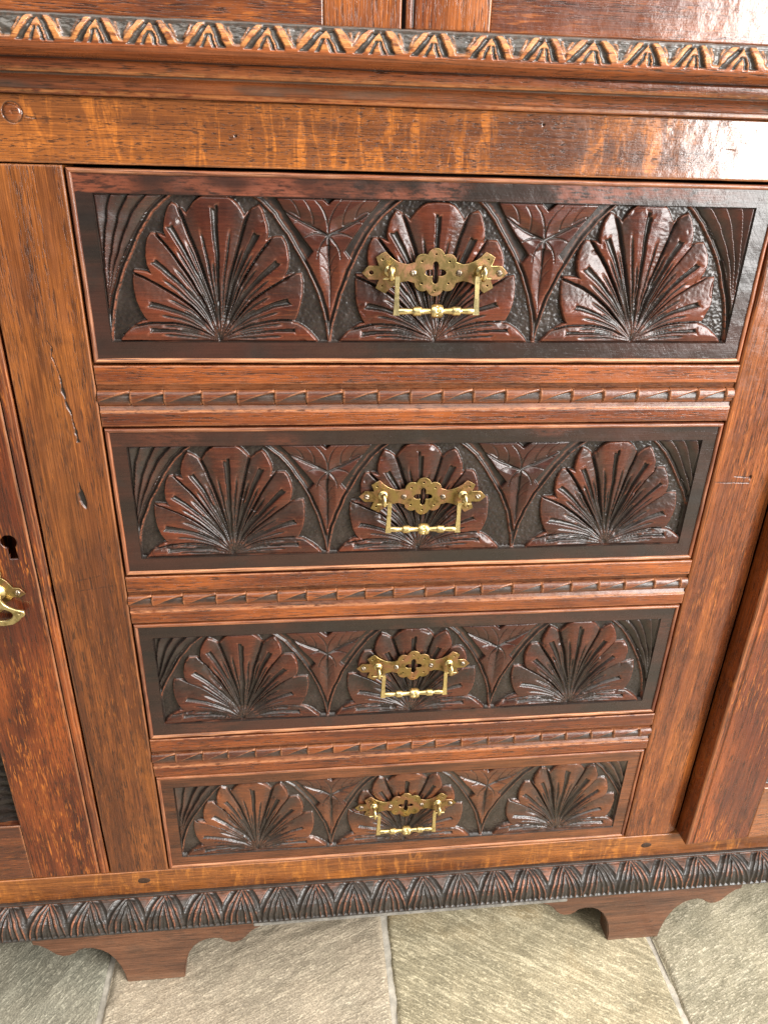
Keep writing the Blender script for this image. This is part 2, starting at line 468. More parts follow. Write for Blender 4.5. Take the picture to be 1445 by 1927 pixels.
# ------------------------------------------------------------------ the cupboard
cab = bpy.data.objects.new('oak_cupboard', None)
COL.objects.link(cab)
cab['label'] = 'carved dark oak cupboard with four drawers and brass handles standing on a stone floor'
cab['category'] = 'cupboard'

XL, XR = -.44, .96                     # outer sides
DZ = [0.0, -.1876, -.3748, -.5620]     # tops of the four drawer openings
DH = .1376

def box_part(name, x0, x1, y0, y1, z0, z1, mat, parent, bev=.001):
    bm = bmesh.new()
    bmesh.ops.create_cube(bm, size=1)
    for v in bm.verts:
        v.co = ((x0 + x1) / 2 - XC + v.co.x * (x1 - x0), (y0 + y1) / 2 + v.co.y * (y1 - y0), (z0 + z1) / 2 + ZF + v.co.z * (z1 - z0))
    if bev: bmesh.ops.bevel(bm, geom=bm.edges[:], offset=bev, segments=2, affect='EDGES')
    me = bpy.data.meshes.new(name); bm.to_mesh(me); bm.free(); me.materials.append(mat)
    return link(name, me, parent)

# carcass shell
box_part('side_panel', XL, XL + .022, .022, .42, -.735, .083, M['stile'], cab)
box_part('side_panel', XR - .022, XR, .022, .42, -.735, .083, M['stile'], cab)
box_part('back_panel', XL + .023, XR - .023, .40, .42, -.88, .6, M['inside'], cab)  # unseen back, carried down to the floor to block light from behind
box_part('bottom_board', XL + .023, XR - .023, .03, .399, -.760, -.745, M['inside'], cab)
for xx in (-.03, .55):
    box_part('inner_partition', xx - .012, xx + .012, .05, .399, -.744, .04, M['inside'], cab)

# frieze rail
peg_c = (-.0265, .0305)
def rail_disp(X, Z):
    dy = np.zeros_like(X); s = np.zeros_like(X)
    d, _ = seg_d(X, Z, (-.0185, .0285), (-.0125, .0275)); c = np.clip(1 - d / .0006, 0, 1); dy += .0008 * c; s = np.maximum(s, c)
    for (cx, cz, r) in ((.330, .0335, .0008), (.1165, .0205, .0009), (.472, .021, .0007)):
        c = np.clip(1.3 - np.hypot(X - cx, Z - cz) / r, 0, 1); dy += .0015 * c; s = np.maximum(s, c)
    dd = np.abs(np.hypot(X - peg_c[0], Z - peg_c[1]) - .0062); c = np.clip(1 - dd / .0006, 0, 1); dy += .0007 * c; s = np.maximum(s, c * .9)
    return dy, s
board('frieze_rail', XL, XR, .0008, .0412, 0, .022, M['rail_top'], cab, .003, 11, .0003, rail_disp,
      finex=((-.036, -.010, .0005), (.327, .333, .0004), (.113, .119, .0004)), finez=((.018, .040, .0005),))
# turned-down end grain peg, proud of the rail
def disc(name, cx, cz, y, r, hgt, mat, parent, seed=0, ex=1.0):
    nr, na = 7, 28
    V = []; 
    for i in range(nr + 1):
        t = i / nr
        for a in range(na):
            th = 2 * math.pi * a / na
            rr = r * t * (1 + .03 * math.sin(3 * th + seed))
            V.append((cx - XC + rr * ex * math.cos(th), y - hgt * math.sqrt(max(0, 1 - t ** 3)) * (1 + .15 * math.sin(2 * th + seed)), cz + ZF + rr * math.sin(th)))
    Fq = []
    for i in range(nr):
        for a in range(na):
            b = (a + 1) % na
            Fq.append((i * na + a, i * na + b, (i + 1) * na + b, (i + 1) * na + a))
    return link(name, raw_mesh(name, V, Fq, mat, True), parent)
disc('wooden_peg', peg_c[0], peg_c[1], .0002, .0058, .0014, M['door_rail'], cab, 1)

# uprights either side of the drawers, the left one cracked and with a lost knot
crack = [(-.0300, -.118), (-.0275, -.124), (-.0285, -.131), (-.0262, -.138), (-.0245, -.1455), (-.0250, -.156), (-.0235, -.167), (-.0210, -.178), (-.0205, -.189), (-.0195, -.199)]
crack_w = [.0002, .0003, .0003, .0003, .0007, .0011, .0009, .0006, .0010, .0003]
knot = [(-.0245, -.2335), (-.0232, -.2405), (-.0218, -.2440), (-.0208, -.2510), (-.0216, -.2580), (-.0245, -.2545), (-.0262, -.2500), (-.0266, -.2440), (-.0250, -.2430)]
knot = [(-.0238 + (x + .0238) * 1.0, -.2455 + (z + .2455) * 1.1) for x, z in knot]
def stileL(X, Z):
    dy = np.zeros_like(X); s = np.zeros_like(X)
    jx = .0009 * vnoise(X * 300, Z * 160, 41)
    for (a, b, w) in zip(crack[:-1], crack[1:], crack_w):
        d, _ = seg_d(X + jx, Z, a, b); c = np.clip(1.5 - d / (w * np.clip(.8 + .9 * vnoise(X * 90, Z * 260, 43), .15, 2)), 0, 1); dy = np.maximum(dy, .0009 * c); s = np.maximum(s, c)
    k = sst(-.0003, .0006, sdf(knot, X + jx * .6, Z)); dy = np.maximum(dy, .0016 * k); s = np.maximum(s, k)
    for (a, b) in (((-.041, -.328), (-.020, -.323)), ((-.044, -.3385), (-.012, -.334)), ((-.049, -.420), (-.012, -.4245)), ((-.0165, -.450), (-.0150, -.462))):
        d, t = seg_d(X, Z + .0007 * vnoise(X * 250, Z * 10, 9), a, b); c = np.clip(1 - d / .0007, 0, 1) * (.5 + .5 * vnoise(X * 400, Z * 3, 17)); c = np.clip(c, 0, 1); dy += .0007 * c; s = np.maximum(s, c * .8)
    dy += .0004 * np.exp(-((X + .012) / .004) ** 2)      # slight hollow near the drawers
    return dy, s
board('upright', -.0605, -.0004, -.6988, -.0002, 0, .03, M['stile'], cab, .003, 21, .0004, stileL,
      finex=((-.034, -.016, .0005),), finez=((-.262, -.114, .0006), (-.345, -.318, .0007)))
def stileR(X, Z):
    dy = np.zeros_like(X); s = np.zeros_like(X)
    for (a, b) in (((.5225, -.245), (.556, -.246)), ((.540, -.2395), (.5555, -.2405)), ((.553, -.105), (.5545, -.110))):
        d, t = seg_d(X, Z + .0006 * vnoise(X * 300, Z * 10, 19), a, b); c = np.clip(1 - d / .0007, 0, 1); dy += .0003 * c; s = np.maximum(s, c * .85)
    for (cx, cz, r) in ((.5555, -.2405, .0012), (.546, -.128, .0013), (.5505, -.1135, .001)):
        c = np.clip(1.3 - np.hypot(X - cx, (Z - cz) * .6) / r, 0, 1); dy += .002 * c; s = np.maximum(s, c)
    dy += .0026 * sst(.565, .5825, X) ** 2               # worn rounded outer edge
    return dy, s
board('upright', .5204, .5825, -.6988, -.0002, 0, .03, M['stile_red'], cab, .003, 22, .0004, stileR,
      finex=((.538, .560, .0006),), finez=((-.25, -.235, .0006), (-.13, -.10, .0007)), rad=.002)

# bottom rail with two dark plugs
board('bottom_rail', XL, XR, -.7345, -.6992, 0, .03, M['rail_bottom'], cab, .003, 23, .0003)
for (px, pz) in ((-.0275, -.7135), (.5490, -.7150)):
    disc('wooden_plug', px, pz, .0001, .0046, .0006, M['plug'], cab, 2, 1.5)

# rails between the drawers with a gouged ribbon
def notch_disp(seed, x0, x1):
    r = np.random.RandomState(seed)
    edges = [x0 - .004]
    while edges[-1] < x1: edges.append(edges[-1] + .0272 + r.uniform(-.0025, .0025))
    edges = np.array(edges)
    def f(X, S):
        # S runs over the half round band, length L
        L = S.max(); v = S / L * 2 - 1
        k = np.clip(np.searchsorted(edges, X) - 1, 0, len(edges) - 2)
        a = edges[k]; b = edges[k + 1]; t = np.clip((X - a) / (b - a), 0, 1)
        jig = r.uniform(-.12, .12, len(edges))[k]
        top = -.60 + (1.30 + jig) * t ** .75       # the scoop widens and deepens to the right, then stops dead
        q = (v + .85) / np.maximum(top + .85, .04)
        prof_q = np.clip(q, 0, 1) ** .9 * (1 - sst(.90, 1.02, q)) * (q > 0)
        depth = .0042 * (.15 + .85 * t ** .7) * prof_q * (1 - sst(.965, .99, t))
        flat = sst(.55, .9, np.abs(v))
        cres = np.exp(-((t - (.955 + .045 * v * v)) / .022) ** 2)
        depth = np.maximum(depth, .0024 * cres * (1 - .6 * v * v))
        D = -depth
        lip = np.exp(-((t - .985) / .03) ** 2) + np.exp(-(t / .03) ** 2) + .7 * np.exp(-((q - 1.03) / .06) ** 2)
        return D, np.clip(.25 + .75 * sst(.0006, .002, depth), 0, 1), np.clip(lip * .8 + .35 * flat, 0, 1)
    return f
for di in range(3):
    zt = DZ[di] - DH; zb = DZ[di + 1]
    ztc = zt - .0155; zbc = zb + .0125
    board('drawer_divider', .0004, .5200, ztc, zt - .0006, 0, .03, M['divider'], cab, .003, 31 + di, .0002)
    board('drawer_divider', .0004, .5200, zb + .0006, zbc, 0, .03, M['divider'], cab, .003, 41 + di, .0002)
    # sunk band between them: fillet, half round, fillet
    zc = (ztc + zbc) / 2; hw = (ztc - zbc) / 2
    prof = [(.003, ztc), (.0024, zc + .0072)] + [(.0024, zc + .0070)]
    strip('divider_fillet', [(.0005, ztc + .0003), (.0022, ztc - .0006), (.0026, zc + .0066), (.0036, zc + .0060)], .0004, .52, .002, M['divider'], cab,
          lambda X, S: (0 * X, 0 * X + .45 + .3 * vnoise(X * 40, S * 100, 3), 0 * X + .25))
    strip('divider_fillet', [(.0036, zc - .0060), (.0026, zc - .0066), (.0022, zbc + .0014), (.0002, zbc + .0002), (.0006, zbc - .0003)], .0004, .52, .002, M['divider'], cab,
          lambda X, S: (0 * X, 0 * X + .45 + .3 * vnoise(X * 40, S * 100, 5), np.clip(S / S.max() * 3 - 1.7, 0, 1) + .15))
    half = [(.0036 - .0053 * math.cos(R(t)) ** .8, zc - .0061 * math.sin(R(t))) for t in np.linspace(-88, 88, 25)]
    strip('carved_ribbon', half[::-1], .0004, .52, .00055, M['divider'], cab, notch_disp(61 + di, 0, .52))
    box_part('divider_backing', .0004, .5200, .0055, .03, zbc - .001, ztc + .001, M['inside'], cab, 0)

# ------------------------------------------------------------------ waist moulding
WZ0 = .0414
prof = resample([(.0005, .0413), (-.0040, .0413)], .002) + resample([(-.0045, .0418), (-.0045, .0440), (-.0040, .0446)], .001) \
    + [(-.0050 - .0085 * (1 - math.cos(R(t))), .0446 + .0072 * math.sin(R(t))) for t in np.linspace(0, 84, 12)] \
    + [(-.0128, .0522), (-.0130, .0530), (-.0160, .0528), (-.0168, .0534), (-.0176, .0560), (-.0180, .0588), (-.0180, .0600), (-.0172, .0606), (-.0172, .0618), (-.0185, .0622)]
pa = np.array(prof); ps_ = np.concatenate([[0], np.cumsum(np.hypot(*np.diff(pa, axis=0).T))])
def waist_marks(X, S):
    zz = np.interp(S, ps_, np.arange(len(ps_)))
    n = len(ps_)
    shade_dirt = np.maximum(np.exp(-((zz - (n - 9.5)) / 1.0) ** 2), sst(n - 4, n - 2.5, zz))  # dark shade lines of the two quirks, painted in as stain
    shade_dirt = np.maximum(shade_dirt, .55 * sst(.2, .5, vnoise(X * 30, S * 90, 44)) * (zz > 8) * (zz < 16))
    return 0 * X, shade_dirt * .9, .45 * np.exp(-((S - .0065) / .0012) ** 2) + .5 * np.exp(-((zz - (n - 7)) / .6) ** 2)
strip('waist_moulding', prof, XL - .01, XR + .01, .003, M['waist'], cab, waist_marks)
cprof = [(-.0185, .0622), (-.0235, .0607), (-.0275, .0612), (-.0303, .0626), (-.0326, .0643), (-.0343, .0664)]
t = np.linspace(0, 1, 34)[1:]
cprof += [(-.0343 - .0012 * math.sin(math.pi * q * .9) + .0016 * q ** 3, .0664 + .0140 * q) for q in t]
cprof += [(-.0322, .0812), (-.0312, .0820), (-.0300, .0826)]
cprof += resample([(-.0300, .0826), (.03, .0830)], .006)[1:]
def chev(X, S):
    s0 = .0195; s1 = s0 + .0142             # carved stretch of the profile
    v = (S - s0) / (s1 - s0)                # 0 bottom .. 1 top
    per = .0342
    ph = (X - .0048) / per; k = np.round(ph); r = np.random.RandomState(5)
    jx = r.uniform(-.0020, .0020, 400)[(k + 100).astype(int)] + .0016 * (v - .5)
    js = 1 + r.uniform(-.16, .16, 400)[(k + 100).astype(int)]
    x = (X - .0048 - k * per - jx) / (per / 2) * js     # -1..1
    wob = .05 * vnoise(X * 160, S * 300, 8)
    ax = np.abs(x) + wob
    D = np.zeros_like(X); st = np.zeros_like(X)
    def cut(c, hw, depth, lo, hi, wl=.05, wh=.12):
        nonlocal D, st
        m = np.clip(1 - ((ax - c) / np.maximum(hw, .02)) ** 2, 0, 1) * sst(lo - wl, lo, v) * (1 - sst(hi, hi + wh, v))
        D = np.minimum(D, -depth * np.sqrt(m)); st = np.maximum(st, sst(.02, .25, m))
    # big outer pair of gouges leaning apart, wide below
    cut(.07 + np.where(x < 0, .60, .46) * (1 - v), .155 - .03 * v, .0026, .04, .90)
    # little inner pair
    cut(.02 + .22 * (.62 - v) / .62, .075, .0014, .02, .46, .04, .1)
    # triangle between the leaves
    m = sst(0, .12, ax - (.36 + .60 * np.clip(1 - v, 0, 1) ** .85)) * sst(.06, .2, v) * (1 - sst(.96, 1.04, v))
    rid = np.exp(-((ax - (.66 + .36 * np.clip(1 - v, 0, 1))) / .05) ** 2) * sst(.25, .4, v) * (1 - sst(.86, .95, v)) * np.clip(.6 + .9 * vnoise(X * 55, S * 20, 38), 0, 1)
    m = m * (1 - .8 * rid)
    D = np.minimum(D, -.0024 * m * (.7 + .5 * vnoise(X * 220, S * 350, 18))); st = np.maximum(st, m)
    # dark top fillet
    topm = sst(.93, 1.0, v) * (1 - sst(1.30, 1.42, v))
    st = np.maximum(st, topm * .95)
    wear = (1 - st) * sst(.03, .16, v) * (1 - sst(.92, 1.0, v))
    wear = np.maximum(wear, .9 * np.exp(-((v - 1.38) / .05) ** 2))
    D = D + .00025 * vnoise(X * 200, S * 260, 28) * (st > .5)
    return D, st, wear
strip('carved_leaf_moulding', resample(cprof, .0005)[0:130] if False else resample(cprof[:46], .00045) + cprof[46:], XL - .01, XR + .01, .00062, M['waist'], cab, chev)
box_part('waist_core', XL, XR, .0006, .40, .0418, .0822, M['inside'], cab, 0)

# ------------------------------------------------------------------ base moulding and feet
bp = [(.0005, -.7344), (-.0030, -.7344), (-.0040, -.7368), (-.0062, -.7371), (-.0095, -.7384), (-.0130, -.7402), (-.0160, -.7424), (-.0185, -.7446),
      (-.0206, -.7464), (-.0224, -.7502), (-.0236, -.7545), (-.0242, -.7590), (-.0244, -.7640), (-.0240, -.7662)]
def base_carve(X, S):
    s0, s1 = .0072, .0470
    Lt = S.max()
    v = 1 - (S - .0060) / (Lt - .0060 - .0016)      # 1 at the top edge, 0 at the bottom
    per = .04135
    ph = (X + .0058) / per; k = np.round(ph); r = np.random.RandomState(15)
    ki = (k + 100).astype(int)
    x = (X + .0058 - k * per - r.uniform(-.0012, .0012, 400)[ki]) / (per / 2)
    vv = np.clip(v + r.uniform(-.03, .03, 400)[ki], 0, 1)
    ax = np.abs(x) + .03 * vnoise(X * 140, S * 200, 6, 2)
    vj = np.clip(v, -.05, 1.1) * (1 + r.uniform(-.04, .04, 400)[ki])
    R5 = [(.24, .80, .030), (.56, .99, .055), (.90, 1.10, .045), (1.36, 1.36, .03)]
    dist = np.full(X.shape, 9.0); wsel = np.full(X.shape, .03)
    for (w, vk, rw) in R5:
        xk = w * (1 - (np.clip(vj, 0, 2) / vk) ** 2); slope = 2 * w * np.clip(vj, 0, 2) / vk ** 2
        dd = np.abs(ax - xk) / np.sqrt(1 + slope ** 2)
        rw = rw * (.30 + .6 * np.clip(vj * (1 - vj) * 4, 0, 1))
        dd = np.where(xk < -.02, 9, dd)
        m = dd - rw < dist - wsel; dist = np.where(m, dd, dist); wsel = np.where(m, rw, wsel)
    x5 = 1.36 * (1 - (np.clip(vj, 0, 2) / 1.36) ** 2)
    spand = sst(.0, .05, ax - x5)
    over = np.maximum(dist - wsel, 0)
    D = -.0027 * np.sqrt(np.clip(over / .12, 0, 1))
    D = np.where(ax < .25 * (1 - (np.clip(vj, 0, 2) / .8) ** 2), D + .0008 * np.clip(1 - ax / .1, 0, 1), D)
    D = D * (1 - spand * .9)
    carve = sst(1.03, 1.0, v) * sst(-.03, .01, v)
    D = D * carve + .0003 * vnoise(X * 180, S * 220, 16) * carve
    flat = sst(1.3, .6, dist / np.maximum(wsel, .012))
    wear = np.maximum(flat, .65 * spand) * sst(-.02, .05, v) * sst(1.03, .97, v)
    wear = wear * np.clip(.40 + 1.1 * vnoise(X * 60, S * 80, 26), 0, 1) + .5 * np.exp(-((v - 1.012) / .010) ** 2)
    st = np.clip(1 - np.clip(wear, 0, 1) * .85, 0, 1)
    st = np.where(S < .0054, .9, st)
    return D, st, np.clip(wear, 0, 1)
strip('carved_base_moulding', resample(bp, .0005), XL - .01, XR + .01, .0006, M['base'], cab, base_carve)
box_part('base_core', XL, XR, .0006, .40, -.7655, -.7350, M['inside'], cab, 0)
box_part('base_fillet', .090, .452, -.0256, .0004, -.7696, -.7664, M['pale_edge'], cab, .0008)  # pale grey strip below the lip, between the feet

fh = [(.0340, -.8885), (.0352, -.872), (.0385, -.856), (.0425, -.843), (.0485, -.832), (.0560, -.8245), (.0645, -.8205), (.0730, -.8195), (.0800, -.8215),
      (.0850, -.8265), (.0915, -.8300), (.0985, -.8300), (.1045, -.8272), (.1095, -.8215), (.1145, -.8145), (.1215, -.8080), (.1280, -.8060), (.1290, -.7665)]
def foot(cx):
    pts = [(-x, z) for x, z in fh[::-1]] + fh
    bm = bmesh.new()
    r = np.random.RandomState(int(cx * 1000) + 100)
    vs = [bm.verts.new((cx + x + r.uniform(-.0004, .0004) - XC, -.0015, max(z, -.8880) + ZF)) for x, z in pts]
    f = bm.faces.new(vs)
    f.normal_update()
    if f.normal.y > 0: f.normal_flip()
    ret = bmesh.ops.extrude_face_region(bm, geom=[f])
    for v in [g for g in ret['geom'] if isinstance(g, bmesh.types.BMVert)]: v.co.y += .024
    bm.faces.ensure_lookup_table()
    edges = [e for e in bm.edges if abs(e.verts[0].co.y - e.verts[1].co.y) < 1e-6 and e.verts[0].co.y < 0]
    bmesh.ops.bevel(bm, geom=edges, offset=.0012, segments=2, affect='EDGES')
    bmesh.ops.recalc_face_normals(bm, faces=bm.faces[:])
    bmesh.ops.triangulate(bm, faces=[f for f in bm.faces if len(f.verts) > 4])
    me = bpy.data.meshes.new('bracket_foot'); bm.to_mesh(me); bm.free(); me.materials.append(M['foot'])
    at = me.attributes.new('stain', 'FLOAT', 'POINT'); aw = me.attributes.new('wear', 'FLOAT', 'POINT')
    for i, v in enumerate(me.vertices):
        aw.data[i].value = .40 if v.co.z < .012 else (.12 if v.co.y < -.0016 + .0009 and v.co.z < .09 else 0.0)
    return link('bracket_foot', me, cab)
for cx in (-.0325, .5630):
    foot(cx)

# ------------------------------------------------------------------ brass fittings
def flat_plate(name, outer, holes, thick, bev, mat, circ=()):
    cu = bpy.data.curves.new(name, 'CURVE'); cu.dimensions = '2D'; cu.fill_mode = 'BOTH'
    cu.extrude = thick / 2 - bev; cu.bevel_depth = bev; cu.bevel_resolution = 1
    loops = [outer] + list(holes)
    for (x, y, r) in circ:
        loops.append([(x + r * math.cos(-a), y + r * math.sin(-a)) for a in np.linspace(0, 2 * math.pi, 17)[:-1]])
    for L in loops:
        sp = cu.splines.new('POLY'); sp.points.add(len(L) - 1); sp.use_cyclic_u = True
        for p, (x, y) in zip(sp.points, L): p.co = (x, y, 0, 1)
    o = bpy.data.objects.new(name, cu); COL.objects.link(o)
    dg = bpy.context.evaluated_depsgraph_get(); dg.update()
    me = bpy.data.meshes.new_from_object(o.evaluated_get(dg))
    bpy.data.objects.remove(o); bpy.data.curves.remove(cu)
    me.name = name
    # curve plane x,y -> x,z of the cupboard front, thickness along y, facing -y
    for v in me.vertices:
        x, y, z = v.co; v.co = (x, -z, y)
    me.materials.clear(); me.materials.append(mat)
    me.update()
    return me

def lathe(name, prof, n, mat, axis='Y', dent=None):
    """prof: (radius, position along the axis)"""
    pr = np.array(prof); th = np.linspace(0, 2 * np.pi, n + 1)[:-1]
    Rr, T = np.meshgrid(pr[:, 0], th, indexing='ij'); A = np.repeat(pr[:, 1][:, None], n, 1)
    if dent is not None: Rr = Rr + dent(A, T, Rr)
    if axis == 'Y': V = np.stack([Rr * np.cos(T), A, Rr * np.sin(T)], -1)
    else: V = np.stack([A, Rr * np.cos(T), Rr * np.sin(T)], -1)
    m = len(pr); i = np.arange(m * n).reshape(m, n); j = np.roll(i, -1, 1)
    Fq = np.stack([i[:-1], i[1:], j[1:], j[:-1]], -1).reshape(-1, 4)
    return raw_mesh(name, V.reshape(-1, 3), Fq, mat, True)

mm = .001
lobes = [(0, 11.0, 6.4), (9.6, 7.4, 5.9), (9.6, -7.4, 5.9), (0, -10.8, 6.2), (-9.6, -7.4, 5.9), (-9.6, 7.4, 5.9)]
def rosette_r(th):
    best = 10.5
    for (cx, cy, r) in lobes:
        c = cx * math.cos(th) + cy * math.sin(th); q = c * c - (cx * cx + cy * cy) + r * r
        if q > 0: best = max(best, c + math.sqrt(q))
    return best
arm_top = [(-21, 5.7), (-25, 6.4), (-28.5, 7.6), (-31.5, 9.2), (-34.5, 11.4), (-38.0, 14.8), (-44.8, 11.0), (-42.2, 4.7), (-50.2, 4.7), (-55.2, 0)]
left = arm_top + [(x, -y) for x, y in arm_top[::-1][1:]]
out = []
for a in np.linspace(25.5, 154.5, 60): rr = rosette_r(R(a)); out.append((rr * math.cos(R(a)), rr * math.sin(R(a))))
out += left
for a in np.linspace(205.5, 334.5, 60): rr = rosette_r(R(a)); out.append((rr * math.cos(R(a)), rr * math.sin(R(a))))
out += [(-x, y) for x, y in left[::-1]]
out = [(x * mm, y * mm) for x, y in out]
cross = []
for a in np.linspace(0, 360, 73)[:-1]:
    q = abs(math.cos(2 * R(a)))
    rr = 3.5 + 4.8 * q ** 1.5
    cross.append((rr * math.cos(-R(a)) * mm, rr * math.sin(-R(a)) * 1.02 * mm))
holes = [(x * mm, y * mm, 1.0 * mm) for x, y in ((0, 13.2), (10.4, 8.2), (10.2, -7.8), (0, -12.8), (-10.2, -7.8), (-10.4, 8.2), (-40.0, 9.6), (-40.3, -9.5), (40.0, 9.6), (40.3, -9.5))]
plate_both = flat_plate('handle_plate', out, [cross], .0016, .0003, M['brass_plate'], holes)
plate_open = flat_plate('handle_plate', out, [cross], .0016, .0003, M['brass_plate'], holes + [(-48.4 * mm, .1 * mm, 1.9 * mm)])

# screw head: slotted dome
def screw_mesh():
    nr, na = 9, 28; V = []; r0 = .0027
    for i in range(nr + 1):
        t = i / nr
        for a in range(na):
            th = 2 * math.pi * a / na; x = r0 * t * math.cos(th); z = r0 * t * math.sin(th)
            y = -.0017 * math.sqrt(max(0, 1 - t ** 2.2))
            if abs(x * .94 + z * .34) < .00038 and t < .93: y += .0007
            V.append((x, y, z))
    Fq = [(i * na + a, i * na + (a + 1) % na, (i + 1) * na + (a + 1) % na, (i + 1) * na + a) for i in range(nr) for a in range(na)]
    return raw_mesh('screw', V, Fq, M['screw'], True)
screw = screw_mesh()

# eyelet post: collar, neck and ring seen edge on
def post_mesh():
    me = lathe('handle_post', [(0.0, -.0002), (.0043, -.0002), (.0043, -.0007), (.0036, -.0013), (.0030, -.0015), (.0020, -.0020), (.0017, -.0040), (.0017, -.0062), (0.0, -.0064)], 20, M['brass'])
    bm = bmesh.new(); bm.from_mesh(me)
    n1, n2 = 24, 10; vs = []
    for i in range(n1):
        a = 2 * math.pi * i / n1; row = []
        for j in range(n2):
            b = 2 * math.pi * j / n2
            rr = .0040 + .0015 * math.cos(b)
            row.append(bm.verts.new((.0017 * math.sin(b), -.0098 + rr * math.cos(a), rr * math.sin(a) * 1.15 - .0002)))
        vs.append(row)
    for i in range(n1):
        for j in range(n2):
            f = bm.faces.new((vs[i][j], vs[(i + 1) % n1][j], vs[(i + 1) % n1][(j + 1) % n2], vs[i][(j + 1) % n2])); f.smooth = True
    bmesh.ops.recalc_face_normals(bm, faces=bm.faces[:])
    bm.to_mesh(me); bm.free()
    return me
post = post_mesh()

# the bail: pins, tapered square legs, turned bar with three beads
def bail_mesh():
    bm = bmesh.new()
    def bead(x, c, w, r): return r * math.sqrt(max(0, 1 - ((x - c) / w) ** 2))
    xs = np.unique(np.round(np.concatenate([np.linspace(-.0285, .0285, 96), np.linspace(-.0055, .0055, 40)]), 6))
    pr = []
    for x in xs:
        r = .0023 + .00025 * math.cos(x * 500)
        for (c, w, rr, fl) in ((-.0145, .0034, .0035, .0028), (.0155, .0034, .0035, .0028), (.0005, .0047, .0050, .0034)):
            if abs(x - c) < w:
                r = max(r, min(rr, fl + (rr - fl) * min(1, (w - abs(x - c)) / .0012) ** .6))
        if abs(abs(x - .0005) - .0036) < .0004: r -= .0004
        pr.append((r, x))
    def dent(A, T, Rr):
        D = np.zeros_like(Rr)
        for k in (-.62, 0, .62):
            ang = math.pi + k * .95 - .25
            d = np.hypot(A - .0005, .0044 * np.angle(np.exp(1j * (T - ang))))
            D -= .0016 * np.clip(1.6 - d / .00068, 0, 1)
        return D
    bar = lathe('bail', pr, 72, M['brass'], 'X', dent)
    bm.from_mesh(bar)
    for f in bm.faces: f.smooth = True
    for v in bm.verts: v.co.z -= .0245; v.co.y -= .0015
    for s in (-1, 1):
        # leg
        secs = [(.0300, .0008, .0014, .0012), (.0299, -.0015, .0017, .0014), (.0302, -.0125, .0016, .0015), (.0303, -.0225, .0020, .0019), (.0303, -.0270, .0024, .0023)]
        rows = []
        for (x, z, hw, hd) in secs:
            yy = -.0015 * (-z / .0266)
            rows.append([bm.verts.new((s * x + dx * hw, yy + dy * hd, z)) for dx, dy in ((-1, -1), (1, -1), (1, 1), (-1, 1))])
        for r0, r1 in zip(rows[:-1], rows[1:]):
            for j in range(4): bm.faces.new((r0[j], r0[(j + 1) % 4], r1[(j + 1) % 4], r1[j]))
        bm.faces.new(rows[0]); bm.faces.new(rows[-1])
        # foot of the leg joins the bar
        prev = None
        for x in (.0270, .0295):
            ring = [bm.verts.new((s * x, -.0015 + .0018 * math.cos(a), -.0245 + .0018 * math.sin(a))) for a in np.linspace(0, 2 * math.pi, 13)[:-1]]
            if prev:
                for j in range(12): bm.faces.new((prev[j], prev[(j + 1) % 12], ring[(j + 1) % 12], ring[j]))
            prev = ring
        # pin through the eye
        prev = None
        for x in (.0290, .0405):
            ring = [bm.verts.new((s * x, .00085 * math.cos(a), -.0010 + .00085 * math.sin(a))) for a in np.linspace(0, 2 * math.pi, 11)[:-1]]
            if prev:
                for j in range(10): bm.faces.new((prev[j], prev[(j + 1) % 10], ring[(j + 1) % 10], ring[j]))
            prev = ring
        bm.faces.new(prev)
    bmesh.ops.recalc_face_normals(bm, faces=bm.faces[:])
    me = bpy.data.meshes.new('bail'); bm.to_mesh(me); bm.free(); me.materials.append(M['brass'])
    return me
bail = bail_mesh()

# ------------------------------------------------------------------ carved drawers
H = .0050
PX0, PX1, PZ0, PZ1 = .0165, .5030, -.1203, -.0172      # sunk panel inside each drawer front
half_out = [(0, 103.2), (4, 103.1), (8, 102.6), (11.5, 100.6), (14.5, 97.6), (17, 94), (19.0, 91), (19.2, 89.4), (21.8, 92.2), (25.5, 95.2), (29.2, 97), (31.2, 94.4), (33.4, 89.6), (35, 84.2), (35.5, 79), (35.0, 76.6), (34.2, 74.2),
            (38.0, 76.0), (41.5, 76.6), (45.2, 76.4), (47.6, 72.6), (49.4, 67), (50.2, 61), (49.8, 55), (48.2, 50.6), (46.6, 48.0), (50.5, 49.6), (55, 50.2), (59.2, 50.2), (60.2, 44), (60.2, 36.5), (59.2, 29), (57.2, 22), (54.8, 16.8), (52.6, 13.8),
            (56.5, 13.2), (60, 11.2), (65, 7.4), (69.5, 2.6), (72.5, -1.5)]
PALM = [(x * mm, y * mm) for x, y in half_out] + [(-x * mm, y * mm) for x, y in half_out[::-1][:-1]]
arch_v = np.array([-2, 10, 22, 35, 52, 65, 77, 90, 97.5, 103, 106]) * mm
arch_u = np.array([80.6, 79, 76.4, 72.6, 65.4, 58.2, 51.0, 41.4, 33.2, 26, 21]) * mm
BND = [12.2, 24.8, 48.0, 86.0]
RG = np.array([92, 82, 71, 56.5, 53]) * mm

